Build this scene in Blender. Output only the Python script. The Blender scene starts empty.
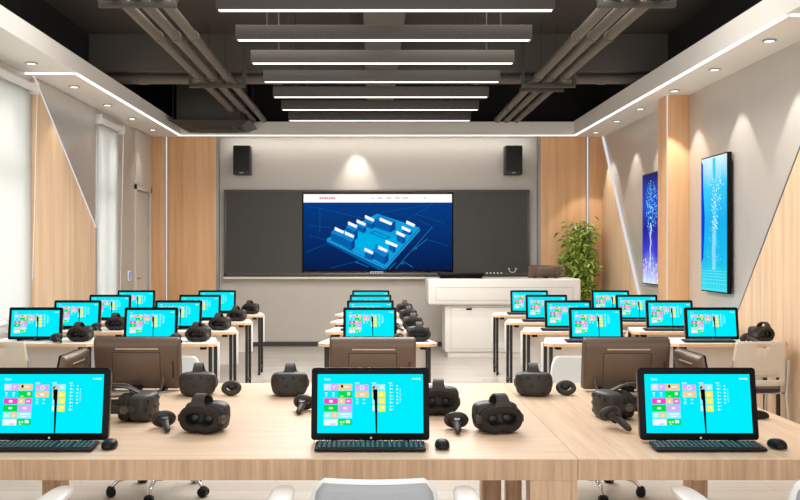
import bpy, bmesh, math, random
from mathutils import Vector, Matrix, Euler
from mathutils.bvhtree import BVHTree
random.seed(7)
PI = math.pi
scene = bpy.context.scene
COL = scene.collection
ZC = 1.55            # camera height
F = 900.0            # focal length in pixels of an 800 px wide frame
VX = 372.7           # vanishing point column

# ------------------------------------------------------------------ materials
def lin(c):
    out = []
    for v in c[:3]:
        v = v / 255.0
        out.append(v / 12.92 if v <= 0.04045 else ((v + 0.055) / 1.055) ** 2.4)
    return (out[0], out[1], out[2], 1.0)

MATS = {}
def base_mat(name):
    m = bpy.data.materials.new(name)
    m.use_nodes = True
    nt = m.node_tree
    b = nt.nodes['Principled BSDF']
    return m, nt, b

def plain(name, rgb, rough=0.5, metal=0.0, spec=0.5, noise=0.0, nscale=30.0, bump=0.0, coat=0.0):
    if name in MATS: return MATS[name]
    m, nt, b = base_mat(name)
    c = lin(rgb)
    b.inputs['Base Color'].default_value = c
    b.inputs['Roughness'].default_value = rough
    b.inputs['Metallic'].default_value = metal
    b.inputs['Specular IOR Level'].default_value = spec
    if coat: b.inputs['Coat Weight'].default_value = coat
    tc = nt.nodes.new('ShaderNodeTexCoord')
    n = nt.nodes.new('ShaderNodeTexNoise'); n.inputs['Scale'].default_value = nscale
    n.inputs['Detail'].default_value = 3
    nt.links.new(tc.outputs['Object'], n.inputs['Vector'])
    if noise:
        mx = nt.nodes.new('ShaderNodeMix'); mx.data_type = 'RGBA'
        mx.inputs['A'].default_value = tuple(v * (1 - noise) for v in c[:3]) + (1,)
        mx.inputs['B'].default_value = tuple(min(1, v * (1 + noise)) for v in c[:3]) + (1,)
        nt.links.new(n.outputs['Fac'], mx.inputs['Factor'])
        nt.links.new(mx.outputs['Result'], b.inputs['Base Color'])
    if bump:
        bp = nt.nodes.new('ShaderNodeBump'); bp.inputs['Strength'].default_value = bump
        bp.inputs['Distance'].default_value = 0.002
        nt.links.new(n.outputs['Fac'], bp.inputs['Height'])
        nt.links.new(bp.outputs['Normal'], b.inputs['Normal'])
    MATS[name] = m
    return m

def wood(name, light, dark, scale=(1, 1, 1), rough=0.45, stripes=0.35):
    """grain runs along the axis with the smallest scale"""
    m, nt, b = base_mat(name)
    tc = nt.nodes.new('ShaderNodeTexCoord')
    mp = nt.nodes.new('ShaderNodeMapping'); mp.inputs['Scale'].default_value = scale
    nt.links.new(tc.outputs['Object'], mp.inputs['Vector'])
    n1 = nt.nodes.new('ShaderNodeTexNoise'); n1.inputs['Scale'].default_value = 1.0
    n1.inputs['Detail'].default_value = 6; n1.inputs['Roughness'].default_value = 0.62
    n1.inputs['Distortion'].default_value = 0.25
    n2 = nt.nodes.new('ShaderNodeTexNoise'); n2.inputs['Scale'].default_value = 4.3
    n2.inputs['Detail'].default_value = 4
    nt.links.new(mp.outputs['Vector'], n1.inputs['Vector'])
    nt.links.new(mp.outputs['Vector'], n2.inputs['Vector'])
    mix = nt.nodes.new('ShaderNodeMath'); mix.operation = 'MULTIPLY_ADD'
    mix.inputs[1].default_value = stripes
    nt.links.new(n2.outputs['Fac'], mix.inputs[0]); nt.links.new(n1.outputs['Fac'], mix.inputs[2])
    r = nt.nodes.new('ShaderNodeValToRGB')
    r.color_ramp.elements[0].position = 0.40; r.color_ramp.elements[0].color = lin(dark)
    r.color_ramp.elements[1].position = 0.85; r.color_ramp.elements[1].color = lin(light)
    nt.links.new(mix.outputs[0], r.inputs['Fac'])
    nt.links.new(r.outputs['Color'], b.inputs['Base Color'])
    b.inputs['Roughness'].default_value = rough
    b.inputs['Specular IOR Level'].default_value = 0.4
    return m

def glow(name, rgb, s=1.0):
    if name in MATS: return MATS[name]
    m, nt, b = base_mat(name)
    b.inputs['Base Color'].default_value = (0, 0, 0, 1)
    b.inputs['Roughness'].default_value = 0.4
    b.inputs['Specular IOR Level'].default_value = 0.0
    b.inputs['Emission Color'].default_value = lin(rgb)
    b.inputs['Emission Strength'].default_value = s
    MATS[name] = m
    return m

def colour(rgb, s=1.0):
    return glow('pixel_%d_%d_%d_%d' % (rgb[0], rgb[1], rgb[2], int(s * 100)), rgb, s)

M_oakX = wood('oak_grain_along_x', (240, 213, 185), (216, 182, 150), (1.2, 30, 30), 0.38)
M_oakY = wood('oak_grain_along_y', (240, 212, 182), (212, 177, 143), (30, 1.2, 30), 0.38)
M_oakV = wood('oak_grain_vertical', (206, 172, 139), (164, 130, 98), (34, 34, 1.5), 0.45)
M_panel = wood('wall_oak_veneer', (232, 200, 166), (202, 166, 130), (14, 14, 0.5), 0.5)
M_panel_back = wood('wall_oak_veneer_warm', (232, 184, 138), (208, 158, 112), (9, 9, 0.35), 0.5)
M_edge = wood('desk_edge_band', (232, 190, 146), (214, 168, 122), (3, 30, 30), 0.45)
M_white = plain('white_laminate', (236, 234, 230), 0.35, noise=0.02)
M_white_plastic = plain('white_plastic', (238, 238, 236), 0.3, noise=0.02)
M_lect = plain('console_white_paint', (226, 221, 212), 0.42, noise=0.02)
M_beige = plain('beige_plastic', (214, 202, 184), 0.45, noise=0.03)
M_black = plain('black_plastic', (13, 13, 14), 0.45, spec=0.25, noise=0.1)
M_blackm = plain('matt_black_plastic', (38, 35, 32), 0.55, noise=0.12, bump=0.15, nscale=300)
M_visor = plain('charcoal_visor_shell', (43, 39, 35), 0.5, noise=0.12, nscale=60, bump=0.1)
M_foam = plain('dark_foam', (47, 42, 38), 0.9, spec=0.2, noise=0.15, nscale=200, bump=0.3)
M_dimple = plain('sensor_dimple_black', (17, 16, 15), 0.35, noise=0.1)
M_lens = plain('lens_glass', (22, 24, 28), 0.3, spec=0.4, noise=0.05)
M_strap = plain('strap_rubber', (50, 45, 41), 0.6, noise=0.1, bump=0.15, nscale=200)
M_bezel = plain('monitor_bezel_black', (9, 9, 10), 0.4, spec=0.12, noise=0.1)
M_bronze = plain('bronze_back_shell', (104, 86, 72), 0.42, metal=0.25, noise=0.06, nscale=400)
M_bronze_dark = plain('bronze_recess', (58, 47, 40), 0.5, metal=0.2, noise=0.06)
M_slot = plain('pale_vent_strip', (196, 176, 156), 0.45, noise=0.04)
M_silver = plain('silver_foot', (170, 165, 158), 0.35, metal=0.6, noise=0.04)
M_cable = plain('grey_cable', (84, 78, 72), 0.5, noise=0.05)
M_chrome = plain('chrome', (200, 200, 200), 0.12, metal=1.0, noise=0.03)
M_legb = plain('black_metal_leg', (40, 38, 36), 0.4, metal=0.3, noise=0.08)
M_meshgrey = plain('grey_chair_mesh', (168, 170, 174), 0.6, noise=0.06, nscale=500, bump=0.3)
M_key = plain('key_cap', (46, 50, 52), 0.45, noise=0.15)
M_keyL = plain('key_legend', (150, 160, 160), 0.5, noise=0.1)
M_slabc = plain('ceiling_slab_paint', (72, 66, 59), 0.85, noise=0.06, nscale=3)
M_beam = plain('ceiling_beam_paint', (100, 95, 88), 0.8, noise=0.05, nscale=3)
M_upper = plain('upper_wall_black_paint', (34, 33, 31), 0.9, noise=0.08, nscale=3)
M_pipe = plain('painted_pipe', (106, 98, 87), 0.55, noise=0.06, nscale=8)
M_hang = plain('hanger_steel', (74, 69, 63), 0.6, noise=0.05)
M_ac = plain('air_conditioner_paint', (60, 57, 53), 0.6, noise=0.06)
M_acd = plain('air_conditioner_vent', (30, 29, 28), 0.6, noise=0.05)
M_lamp = plain('lamp_housing', (66, 59, 52), 0.5, metal=0.1, noise=0.05)
M_lampglow = glow('lamp_diffuser_light', (255, 252, 246), 2.6)
M_led = glow('led_strip_light', (255, 253, 250), 2.0)
M_led_soft = glow('led_strip_soft', (236, 236, 238), 0.9)
M_alu = plain('aluminium_edge', (150, 150, 152), 0.3, metal=0.8, noise=0.04)
M_soffit = plain('soffit_plaster', (243, 239, 232), 0.7, noise=0.015, nscale=4)
M_wallback = plain('back_wall_grey', (192, 184, 174), 0.5, noise=0.03, nscale=6)
M_board = plain('greenboard_surface', (58, 56, 51), 0.5, noise=0.12, nscale=2)
M_boardf = plain('board_frame', (92, 86, 78), 0.4, metal=0.5, noise=0.05)
M_tray = plain('chalk_tray', (222, 214, 202), 0.4, noise=0.02)
M_speaker = plain('speaker_cabinet_black', (45, 42, 39), 0.5, noise=0.08)
M_grille = plain('speaker_grille', (30, 29, 28), 0.7, noise=0.3, nscale=600, bump=0.4)
M_base = plain('dark_baseboard', (62, 58, 54), 0.5, noise=0.05)
M_door = plain('door_cream_paint', (214, 206, 194), 0.45, noise=0.02, nscale=3)
M_frame = plain('window_frame_white', (206, 203, 196), 0.45, noise=0.02)
M_pot = plain('white_ceramic_pot', (214, 210, 203), 0.3, noise=0.02)
M_soil = plain('potting_soil', (52, 40, 30), 0.9, noise=0.3)
M_bark = plain('thin_bark', (98, 80, 58), 0.8, noise=0.2)

def brushed(name, rgb, rough=0.38, metal=0.55):
    m, nt, b = base_mat(name)
    tc = nt.nodes.new('ShaderNodeTexCoord')
    mp = nt.nodes.new('ShaderNodeMapping'); mp.inputs['Scale'].default_value = (40, 40, 2)
    n = nt.nodes.new('ShaderNodeTexNoise'); n.inputs['Scale'].default_value = 1.2; n.inputs['Detail'].default_value = 4
    nt.links.new(tc.outputs['Object'], mp.inputs['Vector']); nt.links.new(mp.outputs['Vector'], n.inputs['Vector'])
    c = lin(rgb)
    mx = nt.nodes.new('ShaderNodeMix'); mx.data_type = 'RGBA'
    mx.inputs['A'].default_value = tuple(v * 0.93 for v in c[:3]) + (1,)
    mx.inputs['B'].default_value = tuple(min(1, v * 1.06) for v in c[:3]) + (1,)
    nt.links.new(n.outputs['Fac'], mx.inputs['Factor']); nt.links.new(mx.outputs['Result'], b.inputs['Base Color'])
    b.inputs['Roughness'].default_value = rough; b.inputs['Metallic'].default_value = metal
    return m
M_wallgrey = brushed('brushed_grey_wall_panel', (200, 194, 186), 0.4, 0.3)
M_wallR = brushed('pearl_grey_wall', (206, 199, 190), 0.36, 0.35)
M_steel = brushed('brushed_steel_panel', (212, 208, 203), 0.32, 0.75)

def floor_mat():
    m, nt, b = base_mat('grey_wood_plank_floor')
    tc = nt.nodes.new('ShaderNodeTexCoord')
    br = nt.nodes.new('ShaderNodeTexBrick')
    br.inputs['Scale'].default_value = 1.0
    br.inputs['Brick Width'].default_value = 1.3; br.inputs['Row Height'].default_value = 0.2
    br.inputs['Mortar Size'].default_value = 0.0025
    br.inputs['Color1'].default_value = lin((204, 196, 186)); br.inputs['Color2'].default_value = lin((186, 178, 168))
    br.inputs['Mortar'].default_value = lin((150, 142, 133))
    nt.links.new(tc.outputs['Object'], br.inputs['Vector'])
    mp = nt.nodes.new('ShaderNodeMapping'); mp.inputs['Scale'].default_value = (1.2, 22, 1)
    n = nt.nodes.new('ShaderNodeTexNoise'); n.inputs['Scale'].default_value = 1.5; n.inputs['Detail'].default_value = 6
    nt.links.new(tc.outputs['Object'], mp.inputs['Vector']); nt.links.new(mp.outputs['Vector'], n.inputs['Vector'])
    mx = nt.nodes.new('ShaderNodeMix'); mx.data_type = 'RGBA'; mx.blend_type = 'MULTIPLY'
    mx.inputs['Factor'].default_value = 0.35
    nt.links.new(br.outputs['Color'], mx.inputs['A']); nt.links.new(n.outputs['Color'], mx.inputs['B'])
    rp = nt.nodes.new('ShaderNodeValToRGB')
    rp.color_ramp.elements[0].color = (0.7, 0.68, 0.66, 1); rp.color_ramp.elements[1].color = (1.15, 1.15, 1.15, 1)
    nt.links.new(n.outputs['Fac'], rp.inputs['Fac']); nt.links.new(rp.outputs['Color'], mx.inputs['B'])
    mx.inputs['Factor'].default_value = 0.8
    nt.links.new(mx.outputs['Result'], b.inputs['Base Color'])
    b.inputs['Roughness'].default_value = 0.28
    return m
M_floor = floor_mat()

def blind_mat():
    m, nt, b = base_mat('roller_blind_cloth')
    out = nt.nodes['Material Output']
    tr = nt.nodes.new('ShaderNodeBsdfTranslucent'); tr.inputs['Color'].default_value = lin((240, 240, 238))
    w = nt.nodes.new('ShaderNodeTexNoise'); w.inputs['Scale'].default_value = 300
    mx = nt.nodes.new('ShaderNodeMixShader'); mx.inputs[0].default_value = 0.5
    b.inputs['Base Color'].default_value = lin((228, 226, 221)); b.inputs['Roughness'].default_value = 0.8
    bp = nt.nodes.new('ShaderNodeBump'); bp.inputs['Strength'].default_value = 0.1
    nt.links.new(w.outputs['Fac'], bp.inputs['Height']); nt.links.new(bp.outputs['Normal'], b.inputs['Normal'])
    nt.links.new(b.outputs[0], mx.inputs[1]); nt.links.new(tr.outputs[0], mx.inputs[2])
    nt.links.new(mx.outputs[0], out.inputs['Surface'])
    return m
M_blind = blind_mat()

def glass_mat():
    m, nt, b = base_mat('window_glass')
    b.inputs['Base Color'].default_value = lin((225, 235, 238)); b.inputs['Roughness'].default_value = 0.02
    b.inputs['Transmission Weight'].default_value = 1.0
    b.inputs['IOR'].default_value = 1.1
    return m
M_glass = glass_mat()

def leaf_mat():
    m, nt, b = base_mat('leaf_green')
    g = nt.nodes.new('ShaderNodeNewGeometry')
    r = nt.nodes.new('ShaderNodeValToRGB')
    r.color_ramp.elements[0].color = lin((84, 122, 40)); r.color_ramp.elements[1].color = lin((190, 208, 96))
    nt.links.new(g.outputs['Random Per Island'], r.inputs['Fac']); nt.links.new(r.outputs['Color'], b.inputs['Base Color'])
    b.inputs['Roughness'].default_value = 0.4
    return m
M_leaf = leaf_mat()

# ------------------------------------------------------------------ mesh builder
class MB:
    def __init__(self):
        self.bm = bmesh.new(); self.mats = []
    def mi(self, mat):
        if mat not in self.mats: self.mats.append(mat)
        return self.mats.index(mat)
    def _merge(self, tb, mat, M=None):
        i = self.mi(mat)
        if M is not None: tb.transform(M)
        vm = {}
        for v in tb.verts: vm[v] = self.bm.verts.new(v.co)
        for f in tb.faces:
            try:
                nf = self.bm.faces.new([vm[v] for v in f.verts]); nf.material_index = i
            except ValueError: pass
        tb.free()
        return self
    def box(self, x0, x1, y0, y1, z0, z1, mat, bev=0.0, seg=2, M=None):
        tb = bmesh.new()
        bmesh.ops.create_cube(tb, size=1.0)
        for v in tb.verts:
            v.co = Vector(((x0 + x1) / 2 + v.co.x * (x1 - x0), (y0 + y1) / 2 + v.co.y * (y1 - y0), (z0 + z1) / 2 + v.co.z * (z1 - z0)))
        if bev > 0:
            bmesh.ops.bevel(tb, geom=list(tb.edges), offset=bev, segments=seg, affect='EDGES', profile=0.5)
        return self._merge(tb, mat, M)
    def prism(self, poly, a0, a1, axis, mat, bev=0.0, seg=2, M=None):
        """poly in the plane across axis: x -> (y,z), y -> (x,z), z -> (x,y)"""
        tb = bmesh.new()
        def p(u, v, a):
            return {'x': (a, u, v), 'y': (u, a, v), 'z': (u, v, a)}[axis]
        A = [tb.verts.new(p(u, v, a0)) for u, v in poly]
        B = [tb.verts.new(p(u, v, a1)) for u, v in poly]
        n = len(poly)
        caps = [tb.faces.new(A), tb.faces.new(B)]
        for k in range(n): tb.faces.new([A[k], A[(k + 1) % n], B[(k + 1) % n], B[k]])
        bmesh.ops.recalc_face_normals(tb, faces=list(tb.faces))
        if bev > 0:
            es = set()
            for f in caps:
                for e in f.edges: es.add(e)
            bmesh.ops.bevel(tb, geom=list(es), offset=bev, segments=seg, affect='EDGES', profile=0.5)
        return self._merge(tb, mat, M)
    def cyl(self, p0, p1, r, mat, r2=None, seg=16, M=None):
        p0 = Vector(p0); p1 = Vector(p1); d = p1 - p0
        tb = bmesh.new()
        bmesh.ops.create_cone(tb, cap_ends=True, segments=seg, radius1=r, radius2=r if r2 is None else r2, depth=d.length)
        q = d.to_track_quat('Z', 'Y').to_matrix().to_4x4()
        tb.transform(Matrix.Translation((p0 + p1) / 2) @ q)
        return self._merge(tb, mat, M)
    def tube(self, pts, r, mat, seg=10, M=None, closed=False):
        pts = [Vector(p) for p in pts]; n = len(pts)
        rs = r if isinstance(r, (list, tuple)) else [r] * n
        tb = bmesh.new(); rings = []
        up = Vector((0, 0, 1))
        prev = None
        for k in range(n):
            if closed: t = (pts[(k + 1) % n] - pts[k - 1])
            else: t = pts[min(k + 1, n - 1)] - pts[max(k - 1, 0)]
            t.normalize()
            if prev is None:
                a = t.cross(up)
                if a.length < 1e-3: a = t.cross(Vector((1, 0, 0)))
                a.normalize()
            else:
                a = prev - t * prev.dot(t); a.normalize()
            prev = a
            b = t.cross(a)
            rings.append([tb.verts.new(pts[k] + (a * math.cos(2 * PI * j / seg) + b * math.sin(2 * PI * j / seg)) * rs[k]) for j in range(seg)])
        for k in range(n if closed else n - 1):
            A, B = rings[k], rings[(k + 1) % n]
            for j in range(seg): tb.faces.new([A[j], A[(j + 1) % seg], B[(j + 1) % seg], B[j]])
        if not closed:
            tb.faces.new(rings[0]); tb.faces.new(rings[-1])
        bmesh.ops.recalc_face_normals(tb, faces=list(tb.faces))
        return self._merge(tb, mat, M)
    def band(self, pts, nrm, w, th, mat, M=None, wdir=(1, 0, 0)):
        """a flat strap: centre line pts, width w along wdir, thickness th along normals nrm"""
        tb = bmesh.new(); rings = []
        wd = Vector(wdir)
        for k, (p, nn) in enumerate(zip(pts, nrm)):
            p = Vector(p); nn = Vector(nn).normalized()
            ww = w[k] if isinstance(w, (list, tuple)) else w
            rings.append([tb.verts.new(p + wd * sx * ww / 2 + nn * sy * th / 2) for sx, sy in ((-1, -1), (-1, 1), (1, 1), (1, -1))])
        for A, B in zip(rings[:-1], rings[1:]):
            for j in range(4): tb.faces.new([A[j], A[(j + 1) % 4], B[(j + 1) % 4], B[j]])
        tb.faces.new(rings[0]); tb.faces.new(rings[-1])
        bmesh.ops.recalc_face_normals(tb, faces=list(tb.faces))
        return self._merge(tb, mat, M)
    def superell(self, c, rx, ry, rz, mat, e1=0.5, e2=0.5, nu=32, nv=16, M=None, warp=None):
        tb = bmesh.new()
        def sp(a, e): return math.copysign(abs(a) ** e, a)
        rings = []
        for i in range(1, nv):
            ph = -PI / 2 + PI * i / nv
            row = []
            for j in range(nu):
                th = 2 * PI * j / nu
                p = Vector((rx * sp(math.cos(ph), e1) * sp(math.cos(th), e2), ry * sp(math.cos(ph), e1) * sp(math.sin(th), e2), rz * sp(math.sin(ph), e1)))
                if warp: p = warp(p)
                row.append(tb.verts.new(p + Vector(c)))
            rings.append(row)
        lo = Vector((0, 0, -rz)); hi = Vector((0, 0, rz))
        if warp: lo, hi = warp(lo), warp(hi)
        b = tb.verts.new(lo + Vector(c)); t = tb.verts.new(hi + Vector(c))
        for A, B in zip(rings[:-1], rings[1:]):
            for j in range(nu): tb.faces.new([A[j], A[(j + 1) % nu], B[(j + 1) % nu], B[j]])
        for j in range(nu):
            tb.faces.new([b, rings[0][(j + 1) % nu], rings[0][j]]); tb.faces.new([t, rings[-1][j], rings[-1][(j + 1) % nu]])
        return self._merge(tb, mat, M)
    def lathe(self, prof, mat, c=(0, 0, 0), seg=24, M=None):
        tb = bmesh.new(); rings = []
        for r, z in prof:
            rings.append([tb.verts.new(Vector(c) + Vector((max(r, 1e-4) * math.cos(2 * PI * j / seg), max(r, 1e-4) * math.sin(2 * PI * j / seg), z))) for j in range(seg)])
        for A, B in zip(rings[:-1], rings[1:]):
            for j in range(seg): tb.faces.new([A[j], A[(j + 1) % seg], B[(j + 1) % seg], B[j]])
        tb.faces.new(rings[0]); tb.faces.new(rings[-1])
        bmesh.ops.recalc_face_normals(tb, faces=list(tb.faces))
        return self._merge(tb, mat, M)
    def poly(self, pts, mat):
        i = self.mi(mat)
        f = self.bm.faces.new([self.bm.verts.new(p) for p in pts]); f.material_index = i
        return self
    def text(self, s, x, z, size, y, mat):
        cu = bpy.data.curves.new('lettering', 'FONT'); cu.body = s; cu.size = size
        ob = bpy.data.objects.new('lettering', cu)
        me = bpy.data.meshes.new_from_object(ob)
        tb = bmesh.new(); tb.from_mesh(me)
        for v in tb.verts: v.co = Vector((x + v.co.x, y, z + v.co.y))
        self._merge(tb, mat)
        bpy.data.objects.remove(ob); bpy.data.curves.remove(cu); bpy.data.meshes.remove(me)
        return self
    def build(self, name, parent=None, smooth=True, angle=35, loc=None):
        me = bpy.data.meshes.new(name)
        self.bm.to_mesh(me); self.bm.free()
        for m in self.mats: me.materials.append(m)
        if smooth:
            me.shade_smooth(); me.set_sharp_from_angle(angle=math.radians(angle))
        o = bpy.data.objects.new(name, me); COL.objects.link(o)
        if parent is not None: o.parent = parent
        if loc is not None: o.location = loc
        return o

def tag(o, label=None, cat=None, group=None, kind=None):
    if label: o['label'] = label
    if cat: o['category'] = cat
    if group: o['group'] = group
    if kind: o['kind'] = kind
    return o
def thing(name, label, cat, loc=(0, 0, 0), rz=0.0, group=None):
    o = bpy.data.objects.new(name, None); COL.objects.link(o)
    o.empty_display_size = 0.05
    o.location = loc; o.rotation_euler = (0, 0, rz)
    return tag(o, label, cat, group)
def dup(root, loc, rz, label, group=None):
    kids = {}
    def cp(o, par):
        c = o.copy(); COL.objects.link(c)
        if par is not None: c.parent = par
        for ch in list(o.children): cp(ch, c)
        return c
    r = cp(root, None)
    r.location = loc; r.rotation_euler = (0, 0, rz); r['label'] = label
    if group: r['group'] = group
    return r
def struct(o):
    o['kind'] = 'structure'; return o
def proto_or_dup(state, key, make, loc, rz, label, group):
    """first call builds, later calls copy"""
    if key not in state:
        t = make(label, group); t.location = loc; t.rotation_euler = (0, 0, rz); state[key] = t
        return t
    return dup(state[key], loc, rz, label, group)
STATE = {}

# ------------------------------------------------------------------ room shell
XL, XR, YB, YF = -3.55, 3.69, 14.5, -0.8
SZ, SLAB = 3.36, 4.25
fl = struct(MB().box(XL - 0.3, XR + 0.3, YF, YB + 0.3, -0.1, 0.0, M_floor).build('floor', smooth=False))
cei = struct(MB().box(XL - 0.3, XR + 0.3, YF, YB + 0.3, SLAB, SLAB + 0.12, M_slabc).build('ceiling', smooth=False))
MB().box(XL, XR, 11.25, 11.65, 3.785, SLAB, M_beam).build('beam', cei, smooth=False)
MB().box(-0.09, 0.31, YF, 11.25, 3.785, SLAB, M_beam).build('beam', cei, smooth=False)
MB().box(-0.09, 0.31, 11.65, YB, 3.785, SLAB, M_beam).build('beam', cei, smooth=False)
MB().box(XL, -3.02, YF, YB, SZ, 3.54, M_soffit).build('soffit', cei, smooth=False)
MB().box(3.17, XR, YF, YB, SZ, 3.58, M_soffit).build('soffit', cei, smooth=False)
MB().box(-3.02, 3.17, 14.17, YB, SZ, 3.57, M_soffit).build('soffit', cei, smooth=False)

# left wall with two window openings and a door opening
W1 = (7.3, 9.2, 0.75, 3.15); W2 = (11.55, 12.42, 0.75, 3.15); D1 = (13.45, 14.32, 0.0, 2.5)
wl = MB()
ycut = YF
for (a, b, z0, z1) in (W1, W2, D1):
    wl.box(XL - 0.2, XL, ycut, a, 0, 3.5, M_wallgrey)
    if z0 > 0: wl.box(XL - 0.2, XL, a, b, 0, z0, M_wallgrey)
    wl.box(XL - 0.2, XL, a, b, z1, 3.5, M_wallgrey)
    ycut = b
wl.box(XL - 0.2, XL, ycut, YB + 0.15, 0, 3.5, M_wallgrey)
wall_left = struct(wl.build('wall_left', smooth=False))
MB().box(XL - 0.2, XL, YF, YB + 0.15, 3.5, SLAB, M_upper).build('upper_wall', wall_left, smooth=False)
MB().prism([(9.36, 0), (11.44, 0), (11.44, 1.83), (9.36, 3.34)], XL, XL + 0.03, 'x', M_panel, 0.003).build('wood_panel', wall_left)
def strip_on_wall(name, parent, x0, x1, a, b, w, mat):
    a = Vector(a); b = Vector(b); d = (b - a).normalized(); n = Vector((-d.y, d.x)) * w / 2
    return MB().prism([tuple(a + n), tuple(b + n), tuple(b - n), tuple(a - n)], x0, x1, 'x', mat).build(name, parent, smooth=False)
MB().prism([(9.36, 3.345), (11.44, 1.83), (11.44, 3.345)], XL, XL + 0.02, 'x', M_steel).build('metal_panel', wall_left, smooth=False)
strip_on_wall('led_strip', wall_left, XL, XL + 0.032, (9.37, 3.35), (11.455, 1.84), 0.016, M_led_soft)
MB().box(XL, XL + 0.035, 11.44, 11.455, 0, 1.83, M_alu).build('panel_edge', wall_left, smooth=False)

wr = MB().box(XR, XR + 0.2, YF, YB + 0.15, 0, 3.5, M_wallR)
wall_right = struct(wr.build('wall_right', smooth=False))
MB().box(XR, XR + 0.2, YF, YB + 0.15, 3.5, SLAB, M_upper).build('upper_wall', wall_right, smooth=False)
MB().prism([(14.38, 0), (14.38, 3.34), (12.42, 0.93), (11.66, 0)], XR - 0.03, XR, 'x', M_panel, 0.003).build('wood_panel', wall_right)
strip_on_wall('led_strip', wall_right, XR - 0.032, XR, (14.37, 3.35), (11.66, 0.0), 0.016, M_led_soft)
MB().prism([(4.0, 0), (9.84, 0), (6.9, 3.34), (4.0, 3.34)], XR - 0.03, XR, 'x', M_panel, 0.003).build('wood_panel', wall_right)
strip_on_wall('panel_edge', wall_right, XR - 0.034, XR, (6.9, 3.36), (9.84, 0.0), 0.014, M_alu)
MB().box(3.44, XR, 10.5, 10.86, 0, SZ, M_panel_back, 0.004).build('column', wall_right)
MB().box(3.432, 3.44, 10.494, 10.508, 0, SZ, M_led_soft).build('led_strip', wall_right, smooth=False)

wall_back = struct(MB().box(XL - 0.2, XR + 0.2, YB, YB + 0.15, 0, 3.57, M_wallback).build('wall_back', smooth=False))
MB().box(XL - 0.2, XR + 0.2, YB, YB + 0.15, 3.57, SLAB, M_upper).build('upper_wall', wall_back, smooth=False)
for x0, x1 in ((XL, -3.315), (-3.27, -2.5), (2.68, 3.41), (3.455, XR)):
    MB().box(x0, x1, 14.38, YB, 0, SZ, M_panel_back, 0.004).build('wood_panel', wall_back)
for x0, x1, m in ((-3.315, -3.303, M_alu), (-3.303, -3.282, M_led_soft), (-3.282, -3.27, M_alu), (-2.5, -2.46, M_alu), (2.64, 2.68, M_alu), (3.41, 3.422, M_alu), (3.422, 3.443, M_led_soft), (3.443, 3.455, M_alu)):
    MB().box(x0, x1, 14.375, YB, 0, SZ, m).build('led_strip' if m is M_led_soft else 'metal_trim', wall_back, smooth=False)
struct(MB().box(-2.46, 2.64, 14.485, YB, 0, 0.075, M_base).build('baseboard_back', smooth=False))
struct(MB().box(XL, XL + 0.012, 12.45, 13.4, 0, 0.075, M_base).build('baseboard_left', smooth=False))

# LED cove lines under the soffit
def trim(n, *b):
    struct(MB().box(*b, M_led).build('trim_%d' % n, smooth=False))
trim(1, -3.045, -3.017, 9.2, 14.13, SZ - 0.015, SZ - 0.001)
trim(2, 3.167, 3.195, 6.93, 14.13, SZ - 0.015, SZ - 0.001)
trim(3, -3.06, 3.21, 14.165, 14.2, SZ - 0.012, SZ - 0.001)
trim(4, XL, -3.06, 9.185, 9.215, SZ - 0.012, SZ - 0.001)
trim(5, 3.21, XR, 6.9, 6.93, SZ - 0.012, SZ - 0.001)

# windows
def window(n, w, mull):
    a, b, z0, z1 = w
    f = MB()
    t = 0.06
    f.box(XL - 0.15, XL - 0.08, a, a + t, z0, z1, M_frame); f.box(XL - 0.15, XL - 0.08, b - t, b, z0, z1, M_frame)
    f.box(XL - 0.15, XL - 0.08, a, b, z0, z0 + t, M_frame); f.box(XL - 0.15, XL - 0.08, a, b, z1 - t, z1, M_frame)
    for y in mull: f.box(XL - 0.15, XL - 0.08, y - 0.03, y + 0.03, z0, z1, M_frame)
    f.box(XL - 0.15, XL - 0.08, a, b, 2.28, 2.36, M_frame)
    o = struct(f.build('window_%d' % n, smooth=False))
    MB().box(XL - 0.12, XL - 0.112, a + t, b - t, z0 + t, z1 - t, M_glass).build('pane', o, smooth=False)
window(1, W1, [8.25]); window(2, W2, [11.98])
# door
dr = struct(MB().box(XL - 0.09, XL - 0.04, D1[0], D1[1], 0.01, 2.5, M_door).build('door_1', smooth=False))
fr = MB()
for y0, y1, z0, z1 in ((D1[0] - 0.05, D1[0] + 0.02, 0, 3.34), (D1[1] - 0.02, D1[1] + 0.05, 0, 3.34), (D1[0] - 0.05, D1[1] + 0.05, 2.46, 2.53)):
    fr.box(XL, XL + 0.025, y0, y1, z0, z1, M_door)
fr.build('door_frame', dr, smooth=False)
MB().box(XL, XL + 0.03, D1[0], D1[1], 2.53, 3.34, M_door, 0.004).build('transom_panel', dr)
MB().cyl((XL - 0.04, 13.58, 1.12), (XL + 0.03, 13.58, 1.12), 0.012, M_chrome).cyl((XL + 0.025, 13.57, 1.12), (XL + 0.025, 13.7, 1.12), 0.01, M_chrome).box(XL - 0.041, XL - 0.034, 13.55, 13.61, 1.0, 1.24, M_chrome, 0.002).build('door_handle', dr)

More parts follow.
